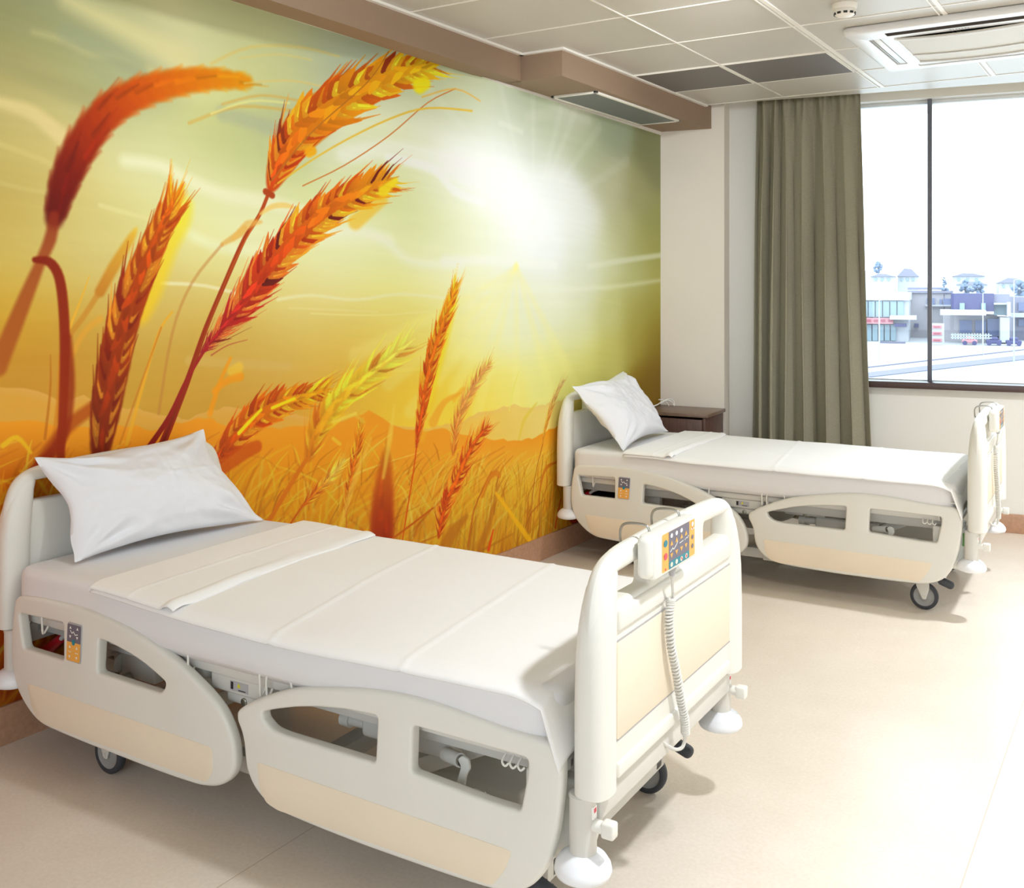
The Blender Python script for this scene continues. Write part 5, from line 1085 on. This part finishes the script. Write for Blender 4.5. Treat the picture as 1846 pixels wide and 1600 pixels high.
building('building', 'beige two-storey building with dark roof edge just behind the mullion', [('wall',E_beige,[(1636,1718,527,GY,172,10)]),('roof_edge',E_roof,[(1636,1700,518,522,172.5,8),(1636,1718,524,528,171.5,11)]),
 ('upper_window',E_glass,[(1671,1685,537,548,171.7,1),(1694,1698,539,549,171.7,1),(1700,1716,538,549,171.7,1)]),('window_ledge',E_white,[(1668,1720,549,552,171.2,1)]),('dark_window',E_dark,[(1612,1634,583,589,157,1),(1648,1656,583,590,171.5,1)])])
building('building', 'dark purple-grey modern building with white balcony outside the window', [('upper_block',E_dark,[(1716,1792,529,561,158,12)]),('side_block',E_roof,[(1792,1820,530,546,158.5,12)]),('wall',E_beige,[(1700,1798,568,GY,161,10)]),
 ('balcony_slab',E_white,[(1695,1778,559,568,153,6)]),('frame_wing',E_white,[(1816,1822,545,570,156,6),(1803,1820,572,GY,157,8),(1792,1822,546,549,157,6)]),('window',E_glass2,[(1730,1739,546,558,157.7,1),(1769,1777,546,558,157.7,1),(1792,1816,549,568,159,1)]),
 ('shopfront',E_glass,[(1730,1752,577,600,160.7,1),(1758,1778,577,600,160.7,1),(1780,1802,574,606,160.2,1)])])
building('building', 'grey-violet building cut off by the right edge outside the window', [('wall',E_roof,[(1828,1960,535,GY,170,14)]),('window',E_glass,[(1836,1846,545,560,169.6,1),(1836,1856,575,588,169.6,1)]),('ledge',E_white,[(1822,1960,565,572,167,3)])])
rnd = random.Random(8)
hs = [('low white house with grey hip roof on the hill at left',1570,1612,492,500,240),('pale house with flat roof on the hill beside the mullion',1618,1655,483,500,250),('white house with wavy grey roof on the hill, centre right',1718,1775,492,500,250),('white house with grey roof lower on the hill, centre right',1725,1780,507,515,225),('pale house with reddish roof on the hill at the right edge',1800,1850,501,512,230)]
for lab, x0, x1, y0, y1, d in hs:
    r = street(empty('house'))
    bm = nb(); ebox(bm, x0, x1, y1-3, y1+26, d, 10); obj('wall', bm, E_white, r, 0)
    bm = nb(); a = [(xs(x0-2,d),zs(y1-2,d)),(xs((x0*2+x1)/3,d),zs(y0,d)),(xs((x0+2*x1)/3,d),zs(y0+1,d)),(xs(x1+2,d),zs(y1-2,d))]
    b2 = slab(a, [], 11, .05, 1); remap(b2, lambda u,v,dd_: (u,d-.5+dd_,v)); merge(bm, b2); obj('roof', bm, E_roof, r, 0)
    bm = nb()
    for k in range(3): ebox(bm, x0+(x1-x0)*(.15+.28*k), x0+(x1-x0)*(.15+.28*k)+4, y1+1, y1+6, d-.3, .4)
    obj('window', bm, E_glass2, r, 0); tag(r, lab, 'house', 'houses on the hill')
# pylon sign
r = street(empty('pylon_sign')); bm = nb(); ebox(bm,1678,1702,583,GY,150,.8); obj('sign_board', bm, E_white, r, 0)
for y in (586,598,610):
    bm = nb(); ebox(bm,1680,1698,y,y+6,149.8,.2); p_ = obj('red_band', bm, E_red, r, 0); bm = nb(); ebox(bm,1683,1695,y+2,y+4,149.7,.1); obj('band_lettering', bm, E_redd, p_, 0)
tag(r, 'white roadside sign with three red bands right of the mullion', 'sign')
# quay: road, kerb, stone bank, water
def ground_strip(name, off0, off1, z0, z1, m, label, cat):
    ln = lambda px: 673-.114*(px-1565)
    P_ = [gp(1380,ln(1380)+off1), gp(2000,ln(2000)+off1), gp(2000,ln(2000)+off0), gp(1380,ln(1380)+off0)]
    bm = nb(); lo = [bm.verts.new((x,y,z0)) for x,y in P_]; hi = [bm.verts.new((x,y,z1)) for x,y in P_]
    bm.faces.new(hi); bm.faces.new(lo[::-1])
    for k in range(4): bm.faces.new([lo[k],lo[(k+1)%4],hi[(k+1)%4],hi[k]])
    return tag(street(obj(name, bm, m, None, 0)), label, cat)
ground_strip('stone_embankment', 0, 8.5, GZ-.1, GZ+.12, E_stone, 'rough grey stone embankment along the water outside the window', 'embankment')
ground_strip('kerb_strip', -11, -9.8, GZ-.1, GZ+.1, E_stone, 'thin grey kerb line along the quay road outside the window', 'kerb')
ground_strip('canal_water', 8.6, 130, GZ-.1, GZ+.05, E_water, 'pale blue-green water below the window', 'water')
for px, y0, d, lab in ((1585,542,112,'tall white lamp post seen left of the window mullion'),(1772,528,130,'thin white lamp post in front of the dark building'),(1828,505,118,'tall white lamp post near the right edge of the window')):
    r = street(empty('lamp_post')); bm = nb(); cyl(bm,(xs(px,d),d,GZ),(xs(px,d),d,zs(y0,d)),.09,.05,seg=10); obj('pole', bm, E_pole, r, 40)
    bm = nb(); cyl(bm,(xs(px,d),d,zs(y0,d)),(xs(px,d)+.9,d-.2,zs(y0,d)+.15),.035,seg=8); box(bm,(xs(px,d)+.8,d-.3,zs(y0,d)+.08),(xs(px,d)+1.2,d-.1,zs(y0,d)+.2)); obj('lamp_head', bm, E_pole, r, 0)
    tag(r, lab, 'lamp post', 'lamp posts on the quay')
def tree(lab, px, py0, py1, wpx, d, cone, seed):
    r = street(empty('tree')); rr = random.Random(seed); bm = nb()
    cx = xs(px,d); z0_, z1_ = zs(py1,d), zs(py0,d); w = wpx*d/F/2
    for k in range(26):
        t = rr.random(); z = z0_+(z1_-z0_)*t; ww = w*((1-t)*1.0+.08 if cone else math.sin(PI*(.15+.8*t)))
        b2 = nb(); bmesh.ops.create_icosphere(b2, subdivisions=2, radius=w*(.28 if not cone else .3)*(1 if not cone else 1.1-t*.7))
        for v in b2.verts: v.co += v.co.normalized()*noise.noise(v.co*3+Vector((k,0,0)))*w*.12
        merge(bm, b2, Matrix.Translation((cx+rr.uniform(-ww,ww)*.8, d+rr.uniform(-ww,ww)*.8, z)))
    obj('foliage', bm, E_tree, r, 60)
    bm = nb(); cyl(bm,(cx,d,GZ),(cx,d,z0_+(z1_-z0_)*.4),w*.1,seg=8); obj('trunk', bm, E_stone, r, 40)
    tag(r, lab, 'tree', 'trees among the houses')
tree('dark pointed cypress tree right of the window mullion', 1702, 496, 528, 16, 172, True, 1)
tree('round dark tree behind the dark building, left one', 1740, 506, 530, 22, 176, False, 2)
tree('round dark tree behind the dark building, right one', 1762, 508, 530, 22, 180, False, 3)
tree('pale bushy tree on the hill at the far left of the window', 1583, 472, 490, 18, 300, False, 4)
tree('dark low tree behind the grey building by the right edge', 1838, 508, 534, 26, 205, False, 5)
bm = nb()
for k in range(14): ebox(bm, 1716+5*k, 1718.5+5*k, 601, 611, 148, .3)
ebox(bm, 1714, 1788, 603, 604.5, 148, .2); ebox(bm, 1714, 1788, 608, 609.5, 148, .2)
tag(street(obj('picket_fence', bm, E_pole, None, 0)), 'low white picket fence before the dark building', 'fence')
for px, lab, m in ((1748,'small parked red car by the white picket fence',E_red),(1792,'dark parked car to the right of the picket fence',E_dark),(1828,'dark parked car nearest the right lamp post',E_dark)):
    r = street(empty('car')); d = 151.5; x = xs(px,d); z = zs(0,d)*0+GZ
    bm = nb(); box(bm,(x-.95,d,GZ+.25),(x+.95,d+1.6,GZ+.75),.15,2); box(bm,(x-.5,d+.1,GZ+.7),(x+.55,d+1.5,GZ+1.15),.2,2); obj('car_body', bm, m, r, 40)
    for xx in (x-.6,x+.6):
        bm = nb(); cyl(bm,(xx,d-.02,GZ+.3),(xx,d+.2,GZ+.3),.3,seg=14); obj('wheel', bm, E_dark, r, 40)
    tag(r, lab, 'car', 'cars parked on the quay')
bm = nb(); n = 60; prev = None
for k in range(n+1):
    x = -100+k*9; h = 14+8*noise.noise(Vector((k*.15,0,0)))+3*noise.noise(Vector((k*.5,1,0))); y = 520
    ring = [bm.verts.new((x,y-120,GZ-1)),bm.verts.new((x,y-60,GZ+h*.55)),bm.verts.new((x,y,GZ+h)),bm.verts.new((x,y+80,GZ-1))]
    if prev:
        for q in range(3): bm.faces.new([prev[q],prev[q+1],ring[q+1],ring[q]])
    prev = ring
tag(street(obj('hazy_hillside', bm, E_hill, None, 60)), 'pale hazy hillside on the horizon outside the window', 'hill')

# ------------------------------------------------------------------ light
w = bpy.data.worlds.new('World'); sc.world = w; w.use_nodes = True; nt = w.node_tree; bg = nt.nodes['Background']
bg.inputs['Color'].default_value = (.80,.90,1.0,1); bg.inputs['Strength'].default_value = 4.0
def aimed(name, loc, tgt, sx, sy, power, spread):
    o = lamp(name, loc, sx, power, (.91,.955,1), sy, (0,0,0), spread)
    o.rotation_euler = (Vector(tgt)-Vector(loc)).to_track_quat('-Z','Y').to_euler(); return o
def lamp(name, loc, size, power, col=(1,.95,.88), size_y=None, rot=(0,0,0), spread=PI):
    l = bpy.data.lights.new(name,'AREA'); l.energy = power; l.color = col; l.spread = spread
    if size_y: l.shape = 'RECTANGLE'; l.size = size; l.size_y = size_y
    else: l.shape = 'DISK'; l.size = size
    o = bpy.data.objects.new(name, l); COL.objects.link(o); o.location = loc; o.rotation_euler = rot; return o
lamp('ceiling_lamp_near', (3.10,.35,2.69), .16, 34, (.91,.955,1), spread=2.3)
lamp('ceiling_lamp_far', (3.15,3.45,2.69), .16, 40, (.91,.955,1), spread=2.3)
lamp('ceiling_lamp_right', (5.1,3.0,2.69), .3, 42, (.91,.955,1), spread=2.3)
aimed('mural_fill_near', (1.5,.2,2.66), (-.2,1.0,1.8), .6, .15, 6.5, 2.0)  # added fill light that brightens the mural, no fixture here
aimed('mural_fill_far', (1.6,1.95,2.66), (.1,3.7,1.6), .6, .15, 7.5, 1.5)  # second added fill, for the far end of the mural
pt = bpy.data.lights.new('window_daylight_portal','AREA'); pt.shape = 'RECTANGLE'; pt.size = 4.7; pt.size_y = 1.75; pt.cycles.is_portal = True
po = bpy.data.objects.new('window_daylight_portal', pt); COL.objects.link(po); po.location = W((SW0+SW1)/2,.22,1.8); po.rotation_euler = (PI/2,0,WA+PI)
po.rotation_euler = (-PI/2,0,WA)
pt2 = pt.copy(); pt2.size = 4.5; pt2.size_y = 1.7; po2 = bpy.data.objects.new('fill_window_portal', pt2); COL.objects.link(po2); po2.location = (3.3,FY0-.17,1.72); po2.rotation_euler = (PI/2,0,0)  # portal for the added fill opening behind the camera

vs_ = sc.view_settings; vs_.view_transform = 'Standard'; vs_.look = 'None'; vs_.gamma = 1; vs_.exposure = 0.08; vs_.use_curve_mapping = False
sc.display_settings.display_device = 'sRGB'
sc.cycles.max_bounces = 9; sc.cycles.diffuse_bounces = 5; sc.cycles.transparent_max_bounces = 12; sc.cycles.caustics_reflective = False; sc.cycles.sample_clamp_indirect = 8
sc.cycles.use_denoising = True
